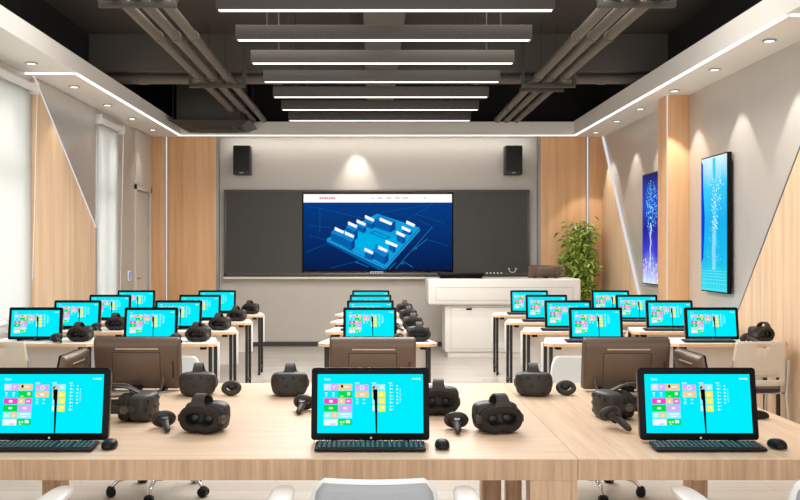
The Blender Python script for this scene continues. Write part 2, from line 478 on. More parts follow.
# roller blinds
def blind(y0, y1, zb, label):
    t = thing('roller_blind', label, 'blind', (XL + 0.002, (y0 + y1) / 2, zb), 0, 'roller blinds on the left wall')
    h = 3.22 - zb; L = (y1 - y0) / 2
    MB().cyl((0.05, -L, h), (0.05, L, h), 0.04, M_white_plastic, seg=20).build('roller', t)
    MB().box(0.012, 0.018, -L + 0.03, L - 0.03, 0.0, h, M_blind).build('cloth', t, smooth=False)
    MB().box(0.004, 0.026, -L + 0.03, L - 0.03, -0.03, 0.005, M_white_plastic, 0.006).build('bottom_bar', t)
    for s in (-1, 1):
        MB().box(0.0, 0.1, s * (L + 0.012) - 0.012, s * (L + 0.012) + 0.012, h - 0.06, h + 0.06, M_white_plastic, 0.004).build('bracket', t)
    MB().tube([(0.09, L - 0.01, h), (0.06, L - 0.005, h * 0.5), (0.04, L - 0.01, 0.35)], 0.004, M_white_plastic, 6).build('pull_chain', t)
blind(7.2, 9.29, 0.9, 'wide cream roller blind at the left edge, beside the wooden wall panel')
blind(11.49, 12.5, 0.4, 'narrow cream roller blind over the tall window between the wood panel and door')

# access panel
t = thing('access_control_panel', 'small blue and white access panel on the wall beside the door', 'wall panel', (XL, 13.1, 1.1))
MB().box(0, 0.02, -0.07, 0.07, 0, 0.15, M_white_plastic, 0.006).build('housing', t)
MB().box(0.0195, 0.022, -0.055, 0.02, 0.02, 0.13, colour((70, 140, 235))).build('touch_screen', t, smooth=False)

# ------------------------------------------------------------------ ceiling fittings
GL = 'linear pendant lights in a row down the ceiling'
lamp_where = ['nearest and longest in view, cut by the top edge', 'second from the front', 'third from the front', 'fourth, in the middle of the row',
              'third from the back wall', 'second from the back wall', 'farthest, just before the white back soffit']
def make_pendant(label, group):
    t = thing('pendant_light', label, 'ceiling light', group=group)
    MB().box(-1.2, 1.2, -0.05, 0.05, 0.012, 0.125, M_lamp, 0.004).build('housing', t)
    MB().box(-1.185, 1.185, -0.024, 0.024, 0.007, 0.014, M_lampglow, 0.002).build('diffuser', t)
    for x in (-0.95, 0.95):
        MB().cyl((x, 0, 0.12), (x, 0, SLAB - 3.245), 0.006, M_hang, seg=8).build('suspension_rod', t)
    return t
for i in range(7):
    proto_or_dup(STATE, 'pend', make_pendant, (0.09, 6.41 + i * 0.91, 3.245), 0, 'grey glowing bar light, ' + lamp_where[i], GL)

pipe_lbl = {-2.05: 'left ceiling pipe group, outermost pipe running into the air conditioner', -1.88: 'left ceiling pipe group, middle pipe',
            -1.71: 'left ceiling pipe group, innermost pipe nearest the pendant lights', 1.95: 'right ceiling pipe group, innermost pipe nearest the pendant lights',
            2.10: 'right ceiling pipe group, middle pipe', 2.26: 'right ceiling pipe group, outermost pipe nearest the right soffit'}
for x, lb in pipe_lbl.items():
    y1 = 13.13 if x == -2.05 else 14.12
    t = thing('ceiling_pipe', 'grey pipe, ' + lb, 'pipe', (x, 0, 3.59), 0, 'pipes running along the room')
    MB().cyl((0, YF, 0), (0, y1, 0), 0.047, M_pipe, seg=18).build('pipe_run', t)
    for y in (5.2, 8.6, 10.55, 12.9):
        MB().cyl((0, y - 0.03, 0), (0, y + 0.03, 0), 0.056, M_pipe, seg=18).build('coupling', t)
t = thing('ceiling_pipe', 'thicker grey pipe crossing the ceiling from side to side below the beam', 'pipe', (0, 11.4, 3.712))
MB().cyl((XL, 0, 0), (XR, 0, 0), 0.062, M_pipe, seg=18).build('pipe_run', t)
for x in (-2.9, -1.2, 1.3, 2.9):
    MB().cyl((x - 0.05, 0, 0), (x + 0.05, 0, 0), 0.07, M_pipe, seg=18).build('coupling', t)
def hanger(x0, x1, y, label, double=False):
    t = thing('pipe_hanger', label, 'pipe hanger', ((x0 + x1) / 2, y, 3.49), 0, 'trapeze hangers under the pipes')
    w = (x1 - x0) / 2
    MB().box(-w, w, -0.03, 0.03, 0.0, 0.045, M_hang, 0.004).build('crossbar', t)
    if double: MB().box(-w + 0.02, w - 0.08, 0.25, 0.31, 0.0, 0.045, M_hang, 0.004).build('crossbar', t)
    for s in (-1, 1):
        MB().box(s * w * 0.96 - 0.02, s * w * 0.96 + 0.02, -0.02, 0.02, 0.045, SLAB - 3.49, M_hang).build('hanging_post', t, smooth=False)
    for s in (-0.3, 0.28):
        MB().cyl((s * w, 0.0, 0.045), (s * w, 0.0, SLAB - 3.49), 0.006, M_hang, seg=8).build('threaded_rod', t)
hanger(-2.19, -1.57, 7.2, 'steel pipe hanger at the top left, nearest the camera')
hanger(-2.19, -1.52, 10.75, 'steel pipe hanger on the left pipes in front of the crossing pipe')
hanger(1.80, 2.42, 7.2, 'steel pipe hanger at the top right, nearest the camera')
hanger(1.78, 2.42, 10.75, 'double barred steel pipe hanger on the right pipes by the crossing pipe', True)

# air conditioner
t = thing('ceiling_air_conditioner', 'dark grey ceiling cassette air conditioner hanging at the far left', 'air conditioner', (-2.4, 13.6, 3.37))
MB().box(-0.47, 0.45, -0.44, 0.44, 0.07, SLAB - 3.37, M_ac, 0.006).build('body', t)
p = MB(); tb = bmesh.new()
top = [tb.verts.new((x, y, 0.075)) for x, y in ((-0.58, -0.5), (0.6, -0.5), (0.6, 0.5), (-0.58, 0.5))]
bot = [tb.verts.new((x, y, 0.0)) for x, y in ((-0.44, -0.36), (0.46, -0.36), (0.46, 0.36), (-0.44, 0.36))]
tb.faces.new(top); tb.faces.new(bot)
for k in range(4): tb.faces.new([top[k], top[(k + 1) % 4], bot[(k + 1) % 4], bot[k]])
bmesh.ops.recalc_face_normals(tb, faces=list(tb.faces))
p._merge(tb, M_ac); p.build('panel', t, smooth=False)
MB().box(-0.28, 0.3, -0.24, 0.24, -0.006, 0.002, M_acd, 0.003).build('intake_grille', t)
v = MB()
for sx, sy, w, d in ((0, -1, .3, .03), (0, 1, .3, .03), (-1, 0, .03, .22), (1, 0, .03, .22)):
    cx, cy = 0.01 + sx * 0.385, sy * 0.3
    v.box(cx - w, cx + w, cy - d, cy + d, -0.008, 0.002, M_acd, 0.003)
v.build('air_outlet', t)
for x, y in ((-0.53, -0.4), (0.54, -0.4), (0.54, 0.4), (-0.53, 0.4)):
    MB().cyl((x, y, 0.06), (x, y, SLAB - 3.37), 0.008, M_hang, seg=8).build('threaded_rod', t)

# downlights
def make_down(label, group):
    t = thing('downlight', label, 'downlight', group=group)
    MB().lathe([(0.045, 0.0), (0.06, -0.006), (0.052, -0.012), (0.04, -0.01)], M_silver, seg=24).build('ring', t)
    MB().lathe([(0.041, -0.012), (0.001, -0.013)], M_led, seg=20).build('lens', t)
    return t
lw = ['nearest the camera above the wide blind', 'second from the front above the wood panel', 'third from the front over the slanted panel', 'fourth from the front beside the narrow blind', 'farthest, near the door']
for i, y in enumerate((8.7, 9.95, 11.2, 12.35, 13.5)):
    proto_or_dup(STATE, 'dl', make_down, (-3.3, y, SZ), 0, 'round downlight in the left soffit, ' + lw[i], 'downlights in the left soffit')
rw = ['nearest the camera', 'second from the front', 'third from the front just before the column', 'fourth from the front just past the column', 'second from the back wall', 'farthest, by the back corner']
for i, y in enumerate((7.76, 9.0, 10.2, 11.5, 12.6, 13.8)):
    proto_or_dup(STATE, 'dl', make_down, (3.42, y, SZ), 0, 'round downlight in the right soffit, ' + rw[i], 'downlights in the right soffit')

# ------------------------------------------------------------------ back wall objects
def bx(px): return (px - VX) * 0.016            # on the plane Y = 14.4
def bz(py): return ZC - (py - 250) * 0.016
bc = (bx(224) + bx(529.6)) / 2
t = thing('blackboard', 'long dark grey blackboard with pale chalk tray on the back wall', 'blackboard', (bc, 14.5, bz(279)))
W = (bx(529.6) - bx(224)) / 2; z0 = bz(276) - bz(279); z1 = bz(189.7) - bz(279)
sx0, sx1 = bx(302.5) - bc, bx(453) - bc
f = MB()
f.box(-W, W, -0.09, -0.0, z1 - 0.035, z1, M_boardf, 0.004); f.box(-W, W, -0.09, 0, z0, z0 + 0.05, M_boardf, 0.004)
f.box(-W, -W + 0.03, -0.09, 0, z0, z1, M_boardf, 0.004); f.box(W - 0.03, W, -0.09, 0, z0, z1, M_boardf, 0.004)
f.build('frame', t)
MB().box(-W + 0.03, sx0 - 0.005, -0.085, -0.03, z0 + 0.05, z1 - 0.035, M_board).build('board_panel', t, smooth=False)
MB().box(sx1 + 0.005, W - 0.03, -0.085, -0.03, z0 + 0.05, z1 - 0.035, M_board).build('board_panel', t, smooth=False)
MB().box(-W, W, -0.15, 0, 0.0, 0.035, M_tray, 0.006).build('chalk_tray', t)
bt = MB()
for k in range(5): bt.cyl((bx(487 + k * 3.6) - bc, -0.1, bz(273) - bz(279)), (bx(487 + k * 3.6) - bc, -0.08, bz(273) - bz(279)), 0.012, colour((205, 200, 190)), seg=10)
bt.build('control_button', t)
mk = MB()
cx, cz = bx(512.5) - bc, bz(270.2) - bz(279)
arc = [(cx + 0.05 * math.cos(a), -0.092, cz + 0.035 * math.sin(a)) for a in [PI + k * PI / 10 for k in range(11)]]
mk.tube(arc, 0.006, colour((190, 185, 176)), 6)
for s in (-1, 1): mk.box(cx + s * 0.055 - 0.015, cx + s * 0.055 + 0.015, -0.094, -0.088, cz + 0.012, cz + 0.03, colour((190, 185, 176)))
mk.build('printed_mark', t)

# interactive display in the middle of the board
def board_gradient():
    m, nt, b = base_mat('display_blue_gradient')
    tc = nt.nodes.new('ShaderNodeTexCoord'); sp = nt.nodes.new('ShaderNodeSeparateXYZ')
    nt.links.new(tc.outputs['Object'], sp.inputs[0])
    mr = nt.nodes.new('ShaderNodeMapRange'); mr.inputs['From Min'].default_value = 0; mr.inputs['From Max'].default_value = 1.1
    nt.links.new(sp.outputs['Z'], mr.inputs['Value'])
    r = nt.nodes.new('ShaderNodeValToRGB')
    r.color_ramp.elements[0].color = lin((2, 24, 74)); r.color_ramp.elements[1].color = lin((1, 58, 132))
    nt.links.new(mr.outputs[0], r.inputs[0])
    b.inputs['Base Color'].default_value = (0, 0, 0, 1)
    nt.links.new(r.outputs[0], b.inputs['Emission Color']); b.inputs['Emission Strength'].default_value = 1.0
    b.inputs['Specular IOR Level'].default_value = 0.02; b.inputs['Roughness'].default_value = 0.5
    return m
dz0 = bz(271.5)
t = thing('interactive_display', 'large wall display showing a blue isometric campus map under a white menu bar', 'display', (bc, 14.41, dz0))
def ux(u): return bx(290 + u / 4.444) - bc
def uz(v): return bz(185 + v / 4.444) - dz0
MB().box(ux(56), ux(724), -0.03, 0.05, 0.0, uz(36), M_bezel, 0.004).build('bezel', t)
sc = MB()
y0 = -0.0315
def quad(mb, u0, v0, u1, v1, mat, y): mb.poly([(ux(u0), y, uz(v1)), (ux(u1), y, uz(v1)), (ux(u1), y, uz(v0)), (ux(u0), y, uz(v0))], mat)
def pl(mb, pts, mat, y): mb.poly([(ux(u), y, uz(v)) for u, v in pts], mat)
quad(sc, 61, 41, 719, 378, board_gradient(), y0)
quad(sc, 61, 41, 719, 78, colour((252, 252, 252), 1.05), y0 - 0.001)
# faint construction lines
def line(mb, a, b, w, mat, y):
    a = Vector(a); b = Vector(b); d = (b - a).normalized(); n = Vector((-d.y, d.x)) * w / 2
    pl(mb, [a + n, b + n, b - n, a - n], mat, y)
LN = colour((8, 88, 150)); LN2 = colour((20, 120, 180))
for a, b in (((70, 90), (330, 150)), ((133, 95), (133, 215)), ((80, 180), (180, 190)), ((70, 300), (180, 255)), ((360, 130), (640, 85)), ((560, 130), (690, 170)),
             ((90, 225), (160, 245)), ((180, 370), (330, 330)), ((600, 240), (700, 270)), ((520, 150), (620, 95)), ((575, 160), (632, 185))):
    line(sc, a, b, 2.0, LN, y0 - 0.0015)
for a, b in (((470, 372), (632, 186)), ((505, 340), (545, 365)), ((545, 290), (610, 240)), ((300, 345), (350, 365)), ((440, 376), (470, 345))):
    line(sc, a, b, 3.0, LN2, y0 - 0.0015)
for u, v in ((560, 281), (500, 348), (297, 343)): quad(sc, u - 4, v - 4, u + 4, v + 4, LN2, y0 - 0.002)
# platform
pl(sc, [(162, 242), (388, 128), (578, 192), (578, 204), (425, 378), (395, 378), (162, 256)], colour((2, 92, 160)), y0 - 0.003)
pl(sc, [(162, 240), (388, 128), (576, 190), (422, 366)], colour((16, 160, 222)), y0 - 0.004)
pl(sc, [(240, 245), (300, 215), (470, 230), (470, 270), (390, 330)], colour((0, 176, 232)), y0 - 0.005)
line(sc, (165, 246), (420, 370), 3, colour((60, 190, 235)), y0 - 0.005)
line(sc, (425, 370), (577, 198), 3, colour((60, 190, 235)), y0 - 0.005)
pl(sc, [(352, 213), (375, 202), (450, 232), (428, 244)], colour((0, 128, 190)), y0 - 0.006)
pl(sc, [(368, 213), (378, 208), (436, 232), (426, 238)], colour((6, 165, 225)), y0 - 0.007)
blocks = [  # top-left u, v, width, depth, height
    (375, 150, 78, 20, 38), (332, 160, 36, 12, 22), (297, 178, 34, 12, 22), (248, 188, 44, 16, 40), (182, 212, 48, 16, 34), (226, 228, 52, 22, 38),
    (498, 200, 36, 10, 12), (474, 222, 32, 12, 26), (440, 262, 24, 12, 26), (366, 290, 60, 26, 34), (332, 300, 34, 10, 22)]
for i, (u, v, w, d, h) in enumerate(blocks):
    yb = y0 - 0.008 - 0.0006 * i
    pl(sc, [(u, v), (u + w * 0.3, v - d), (u + w * 1.2, v + d * 0.5), (u + w * 0.9, v + d * 1.2)], colour((20, 132, 204)), yb)
    pl(sc, [(u, v), (u + w * 0.9, v + d * 1.2), (u + w * 0.9, v + d * 1.2 + h), (u, v + h)], colour((8, 96, 172)), yb)
    pl(sc, [(u + w * 0.9, v + d * 1.2), (u + w * 1.2, v + d * 0.5), (u + w * 1.2, v + d * 0.5 + h), (u + w * 0.9, v + d * 1.2 + h)], colour((14, 66, 150)), yb)
WH = colour((250, 252, 255), 1.0)
for u, v, L in ((333, 140, 42), (398, 151, 56), (296, 159, 42), (258, 168, 42), (199, 193, 42), (244, 212, 42), (516, 164, 40), (496, 188, 40), (472, 210, 40),
                (424, 250, 54), (392, 276, 42), (331, 285, 40)):
    pl(sc, [(u, v - 3), (u + 3, v - 6), (u + L, v + L * 0.34 - 2), (u + L - 3, v + L * 0.34 + 8), (u + L - 6, v + L * 0.34 + 9), (u, v + 8)], WH, y0 - 0.017)
sc.build('screen', t, smooth=False)
# menu writing too small to read in the photograph: same strokes and colours
mn = MB()
for k in range(7):
    u = 132 + k * 10.2
    quad(mn, u, 54, u + 8, 57, colour((222, 70, 72)), y0 - 0.002); quad(mn, u, 60, u + 8, 63, colour((222, 70, 72)), y0 - 0.002)
    quad(mn, u + (k % 3) * 2.5, 54, u + (k % 3) * 2.5 + 2.2, 64, colour((210, 52, 58)), y0 - 0.0024)
for u0, n, c in ((363, 2, (240, 180, 178)), (389, 4, (168, 168, 168)), (429, 4, (168, 168, 168)), (468, 4, (168, 168, 168)), (500, 5, (182, 182, 182)), (595, 2, (180, 180, 180))):
    for k in range(n):
        quad(mn, u0 + k * 5, 55, u0 + k * 5 + 4, 57, colour(c), y0 - 0.002); quad(mn, u0 + k * 5 + 1.2, 55, u0 + k * 5 + 2.6, 63, colour(c), y0 - 0.0024)
        quad(mn, u0 + k * 5, 60.5, u0 + k * 5 + 4, 62, colour(c), y0 - 0.002)
for k in range(6):
    quad(mn, 357 + k * 10, 384, 357 + k * 10 + 7, 387, colour((225, 222, 216)), y0 + 0.0005)
    quad(mn, 357 + k * 10 + 1, 384, 357 + k * 10 + 3, 393, colour((225, 222, 216)), y0 + 0.0002)
    quad(mn, 357 + k * 10, 390, 357 + k * 10 + 7, 393, colour((225, 222, 216)), y0 + 0.0005)
mn.build('screen_writing', t, smooth=False)

# speakers
def make_speaker(label, group):
    t = thing('wall_speaker', label, 'speaker', group=group)
    MB().box(-0.135, 0.135, -0.3, -0.06, 0, 0.46, M_speaker, 0.012).build('cabinet', t)
    MB().box(-0.12, 0.12, -0.312, -0.298, 0.05, 0.445, M_grille, 0.006).build('grille', t)
    MB().box(-0.03, 0.03, -0.314, -0.3, 0.018, 0.034, M_silver, 0.002).build('badge', t)
    MB().box(-0.03, 0.03, -0.08, 0.0, 0.15, 0.32, M_black, 0.004).build('wall_bracket', t)
    return t
proto_or_dup(STATE, 'spk', make_speaker, ((242.5 - VX) * 0.0159, 14.5, 1.55 + 75 * 0.0159), 0, 'black wall speaker above the left end of the blackboard', 'speakers above the blackboard')
proto_or_dup(STATE, 'spk', make_speaker, ((513 - VX) * 0.0159, 14.5, 1.55 + 75 * 0.0159), 0, 'black wall speaker above the right end of the blackboard', 'speakers above the blackboard')

# teacher console
t = thing('teacher_console', 'long white teaching console with overhanging top box before the blackboard', 'lectern', (1.88, 13.25, 0))
hb = MB().box(-1.09, 1.09, -0.42, 0.38, 0.765, 1.14, M_lect, 0.03, 3); hb.build('top_box', t)
def groove(mb, x0, x1, z0, z1, y, mat):
    w = 0.006
    mb.box(x0, x1, y - 0.004, y + 0.002, z0, z0 + w, mat); mb.box(x0, x1, y - 0.004, y + 0.002, z1 - w, z1, mat)
    mb.box(x0, x0 + w, y - 0.004, y + 0.002, z0, z1, mat); mb.box(x1 - w, x1, y - 0.004, y + 0.002, z0, z1, mat)
M_groove = plain('console_panel_line', (186, 180, 170), 0.5, noise=0.02)
g = MB(); groove(g, -0.98, 0.98, 0.83, 1.02, -0.42, M_groove); g.build('panel_molding', t, smooth=False)
MB().box(-0.84, 0.84, -0.34, 0.3, 0.09, 0.765, M_lect, 0.008).build('cabinet_body', t)
g = MB(); groove(g, -0.76, 0.76, 0.13, 0.73, -0.34, M_groove); g.build('panel_molding', t, smooth=False)
MB().box(-0.8, 0.8, -0.31, 0.27, 0.0, 0.09, M_lect, 0.006).build('plinth', t)
MB().box(-0.54, -0.46, -0.352, -0.338, 0.69, 0.715, M_black, 0.003).build('lock_slot', t)

# touch monitor lying folded on the console
t = thing('console_touch_panel', 'low dark brown touch panel lying on the left of the white console', 'touch panel', ((461.5 - VX) * 12.98 / F, 13.05, 1.14))
MB().box(-0.325, 0.325, -0.12, 0.2, 0.03, 0.075, M_bezel, 0.008).build('panel_case', t)
MB().box(-0.3, 0.3, -0.1, 0.18, 0.0745, 0.078, M_bronze_dark).build('panel_glass', t, smooth=False)
MB().box(-0.3, 0.3, -0.08, 0.17, 0.0, 0.032, M_bezel, 0.006).build('base', t)

# ------------------------------------------------------------------ all-in-one computers
def sx_(u): return (u - 324.5) * 0.00082         # screen drawing units: pixels of an enlarged crop
def sz_(v): return (400 - v) * 0.000831
def make_screen_mesh():
    s = MB()
    def q(u0, v0, u1, v1, c, y=-0.0006, st=1.0):
        s.poly([(sx_(u0), y, sz_(v1)), (sx_(u1), y, sz_(v1)), (sx_(u1), y, sz_(v0)), (sx_(u0), y, sz_(v0))], colour(c, st))
    CY, LV, TN, GR, MG, YL, LC, WHT = (0, 238, 255), (226, 172, 246), (246, 208, 150), (0, 226, 62), (244, 74, 196), (250, 240, 84), (168, 244, 252), (250, 250, 255)
    q(57, 75, 592, 365, CY, 0.0, 1.0)
    s.text('Start', sx_(90), sz_(105), 0.0135, -0.0006, colour(WHT))
    for k in range(5): q(538 + k * 6, 94 + (k % 2), 542 + k * 6, 101, WHT)
    q(570, 93, 579, 103, (220, 240, 245))
    T = [(90, 124, 125, 155, (222, 226, 255)), (127, 124, 160, 155, LV), (162, 124, 232, 155, TN),
         (162, 160, 232, 190, GR), (90, 194, 160, 223, MG), (162, 194, 195, 223, TN), (197, 194, 232, 223, (250, 110, 196)),
         (90, 228, 160, 258, GR), (162, 228, 232, 258, LV), (90, 263, 125, 292, LC), (127, 263, 160, 292, TN), (162, 263, 232, 292, LC),
         (90, 297, 160, 327, WHT), (162, 297, 232, 325, GR),
         (248, 127, 316, 155, LV), (248, 160, 316, 190, TN),
         (335, 127, 366, 155, (236, 226, 220)), (368, 125, 400, 155, LC), (368, 160, 400, 190, YL), (368, 194, 400, 223, YL), (368, 228, 400, 260, YL),
         (335, 160, 366, 190, YL), (335, 194, 366, 223, LC), (335, 228, 366, 258, LC)]
    for a in T: q(*a)
    def d(u, v, w, h, c=WHT): q(u - w / 2, v - h / 2, u + w / 2, v + h / 2, c, -0.0012)
    # little pictograms on the tiles
    for u, v in ((107, 140), (143, 139), (110, 278)):
        s.poly([(sx_(u - 9), -0.0012, sz_(v + 8)), (sx_(u - 5), -0.0012, sz_(v + 8)), (sx_(u + 9), -0.0012, sz_(v - 8)), (sx_(u + 5), -0.0012, sz_(v - 8))], colour(WHT))
        d(u - 5, v - 4, 7, 5)
    d(181, 135, 11, 14, (30, 20, 26)); d(205, 138, 26, 8, (252, 240, 224))
    d(101, 168, 12, 4); d(101, 180, 6, 8); d(138, 168, 12, 4); d(138, 180, 8, 7)
    d(215, 172, 14, 14); d(180, 184, 16, 3)
    d(125, 209, 18, 12); d(178, 209, 8, 14, (255, 246, 214)); d(214, 209, 16, 7)
    d(125, 243, 18, 9); d(197, 243, 18, 9); d(144, 278, 10, 13, (255, 236, 204)); d(200, 272, 44, 6); d(196, 284, 30, 4)
    d(136, 321, 26, 4, (170, 160, 210)); d(176, 311, 8, 8); d(190, 311, 8, 8); d(212, 309, 20, 14); d(180, 321, 12, 3)
    for k in range(14):
        a = k * 2 * PI / 14; d(282 + 10 * math.cos(a), 142 + 9 * math.sin(a), 4.5, 4.5)
    d(282, 176, 20, 9); d(258, 150, 10, 3); d(258, 185, 10, 3)
    d(258, 119, 22, 4); d(343, 119, 22, 4); d(426, 119, 16, 4)
    for u, v in ((258, 200), (292, 201), (258, 212), (258, 220), (292, 219)): d(u, v, 12, 4)
    for k in range(8): d(427, 131 + k * 17, 9 if k % 2 else 6, 7); d(438, 131 + k * 17, 4, 3)
    for k in range(6): d(461, 133 + k * 17, 8, 6); d(476, 150 + k * 12, 5, 3)
    d(384, 140, 16, 10); d(381, 176, 12, 10, (255, 252, 190)); d(388, 240, 12, 10, (255, 252, 190)); d(386, 210, 10, 8, (255, 252, 190)); d(341, 240, 7, 20); d(341, 175, 6, 18)
    # dark spire picture down the middle
    BK = colour((12, 12, 14))
    s.poly([(sx_(u), -0.0016, sz_(v)) for u, v in ((352, 365), (359, 365), (361, 200), (361, 150), (338, 150), (340, 196), (346, 205))], BK)
    s.poly([(sx_(u), -0.0018, sz_(v)) for u, v in ((332, 146), (336, 133), (349, 128), (362, 133), (367, 146), (356, 150), (344, 150))], colour((206, 200, 196)))
    s.poly([(sx_(u), -0.002, sz_(v)) for u, v in ((336, 139), (345, 134), (349, 137), (344, 147), (336, 147))], colour((96, 60, 58)))
    return s
TILT = math.radians(8.5)
MT = Matrix.Translation((0, 0, 0.014)) @ Matrix.Rotation(-TILT, 4, 'X')
def make_aio(label, group, tilt=8.5):
    MT = Matrix.Translation((0, 0, 0.014)) @ Matrix.Rotation(-math.radians(tilt), 4, 'X')
    t = thing('all_in_one_computer', label, 'computer', group=group)
    H = 0.2976; W = 0.245
    def rounded(w0, z0, z1, r):
        pts = []
        for cx, cz, a0 in ((w0 - r, z1 - r, 0), (-w0 + r, z1 - r, 90), (-w0 + r, z0 + r, 180), (w0 - r, z0 + r, 270)):
            for k in range(5):
                a = math.radians(a0 + k * 22.5); pts.append((cx + r * math.cos(a), cz + r * math.sin(a)))
        return pts
    MB().prism(rounded(W, 0, H, 0.014), -0.004, 0.012, 'y', M_bezel, 0.003, M=MT).build('front_bezel', t)
    # rear shell: thicker, softly tapered
    rs = MB(); tb = bmesh.new(); rings = []
    for yy, ins in ((0.010, 0.0005), (0.022, 0.002), (0.040, 0.012), (0.050, 0.030), (0.054, 0.046)):
        rings.append([tb.verts.new((x, yy, z)) for x, z in rounded(W - ins * 0.35, ins * 0.35, H - ins, 0.016)])
    for A, B in zip(rings[:-1], rings[1:]):
        n = len(A)
        for j in range(n): tb.faces.new([A[j], A[(j + 1) % n], B[(j + 1) % n], B[j]])
    tb.faces.new(rings[-1]); tb.faces.new(rings[0])
    bmesh.ops.recalc_face_normals(tb, faces=list(tb.faces))
    rs._merge(tb, M_bronze, MT); rs.build('rear_shell', t, angle=50)
    MB().box(-0.125, 0.115, 0.0535, 0.0575, 0.235, 0.243, M_slot, 0.001, M=MT).build('vent_slot', t)
    rp = MB()
    rp.box(-0.132, 0.132, 0.0535, 0.056, 0.05, 0.215, M_bronze, 0.002, M=MT)
    for x in (-0.134, 0.134): rp.box(x - 0.002, x + 0.002, 0.0535, 0.0546, 0.05, 0.218, M_bronze_dark, M=MT)
    rp.box(-0.134, 0.134, 0.0535, 0.0546, 0.215, 0.219, M_bronze_dark, M=MT)
    rp.build('rear_cover', t)
    # ports on both sides of the shell
    MB().box(-0.214, -0.200, 0.0495, 0.0545, 0.07, 0.17, M_bronze_dark, 0.002, M=MT).build('port_recess', t)
    s = make_screen_mesh()
    s.bm.transform(MT @ Matrix.Translation((0, -0.0046, 0.0)))
    s.build('screen', t, smooth=False)
    lg = MB()
    for k in (0, 1):
        for j in (0, 1):
            x = sx_(324 + k * 5); z = sz_(389 - j * 5)
            lg.poly([(x, -0.0047, z - 0.0032), (x + 0.0034, -0.0047, z - 0.0032), (x + 0.0034, -0.0047, z), (x, -0.0047, z)], colour((215, 220, 228)))
    lg.poly([(sx_(322), -0.0047, sz_(58)), (sx_(327), -0.0047, sz_(58)), (sx_(327), -0.0047, sz_(54)), (sx_(322), -0.0047, sz_(54))], colour((70, 72, 80)))
    lg.bm.transform(MT); lg.build('bezel_mark', t, smooth=False)
    st = MB()
    for x in (-0.15, 0.15): st.prism([(0.0, 0.0), (0.1, 0.0), (0.104, 0.012), (0.055, 0.03), (0.03, 0.03), (0.0, 0.012)], x - 0.012, x + 0.012, 'x', M_bezel, 0.002)
    st.box(-0.19, 0.19, 0.075, 0.13, 0.0, 0.008, M_silver, 0.003)
    st.box(-0.03, 0.03, 0.05, 0.11, 0.005, 0.035, M_bezel, 0.003)
    if tilt > 20: st.prism([(0.10, 0.006), (0.125, 0.006), (0.135, 0.13), (0.115, 0.10)], -0.05, 0.05, 'x', M_bezel, 0.002)
    st.build('stand', t)
    return t
def aio(x, y, z, rz, label, group):
    return proto_or_dup(STATE, 'aio', make_aio, (x, y, z), rz, label, group)
def aio_low(x, y, z, rz, label, group):
    o = proto_or_dup(STATE, 'aio_low', lambda l, g: make_aio(l, g, 11), (x, y, z), rz, label, group)
    o.scale = (0.82, 0.82, 0.82); return o
TZ = 0.75
GF = 'computers facing the front edge of the big table'
aio(-1.34, 3.72, TZ, 0, 'black all-in-one computer with cyan tiled screen, front left of the big oak table', GF)
aio(-0.01, 3.72, TZ, 0, 'black all-in-one computer with cyan tiled screen, front middle of the big oak table', GF)
aio(1.352, 3.72, TZ, 0, 'black all-in-one computer with cyan tiled screen, front right of the big oak table', GF)
GBK = 'computers seen from behind on the far edge of the big table'
aio(-1.335, 5.16, TZ, PI, 'bronze brown back of a computer on the left of the table\'s far edge', GBK)
aio(0.0, 5.13, TZ, PI, 'bronze brown back of a computer in the middle of the table\'s far edge', GBK)
aio(1.43, 5.13, TZ, PI, 'bronze brown back of a computer on the right of the table\'s far edge', GBK)
GSD = 'computers turned sideways at the ends of the big table'
aio_low(-1.675, 4.88, TZ, -PI / 2, 'brown computer turned sideways at the left end of the big table, seen edge on', GSD)
aio_low(1.775, 4.88, TZ, PI / 2, 'brown computer turned sideways at the right end of the big table, seen edge on', GSD)
# its twin on the console
t = dup(STATE['aio'], (bx(545.5) * 0.905, 13.1, 1.14), PI, 'dark brown computer seen from behind on the right of the white console', 'computer on the console')
t.rotation_euler = (math.radians(20), 0, PI); t.location.z = 1.045
del t['group']
# lies back so only its upper part shows above the console top
t.location.z = 1.14; t.scale = (1, 1, 0.62); t.rotation_euler = (0, 0, PI)

# cables behind the far computers
def cable(pts, label):
    sp = []
    P = [Vector(p) for p in pts]
    for i in range(len(P) - 1):
        a = P[max(i - 1, 0)]; b = P[i]; c = P[i + 1]; d = P[min(i + 2, len(P) - 1)]
        for k in range(6):
            s = k / 6
            sp.append(0.5 * ((2 * b) + (c - a) * s + (2 * a - 5 * b + 4 * c - d) * s * s + (3 * b - a - 3 * c + d) * s ** 3))
    sp.append(P[-1])
    o = MB().tube(sp, 0.006, M_cable, 8).build('power_cable')
    tag(o, label, 'cable')
    return o
cable([(-1.18, 5.05, 0.835), (-1.175, 5.03, 0.80), (-1.20, 4.99, 0.762), (-1.34, 4.9, 0.757), (-1.48, 4.86, 0.757)], 'grey power cable looping from the back of the left far computer')
cable([(1.25, 5.05, 0.835), (1.245, 5.03, 0.80), (1.27, 4.99, 0.762), (1.4, 4.9, 0.757), (1.5, 4.88, 0.757)], 'grey power cable looping from the back of the right far computer')

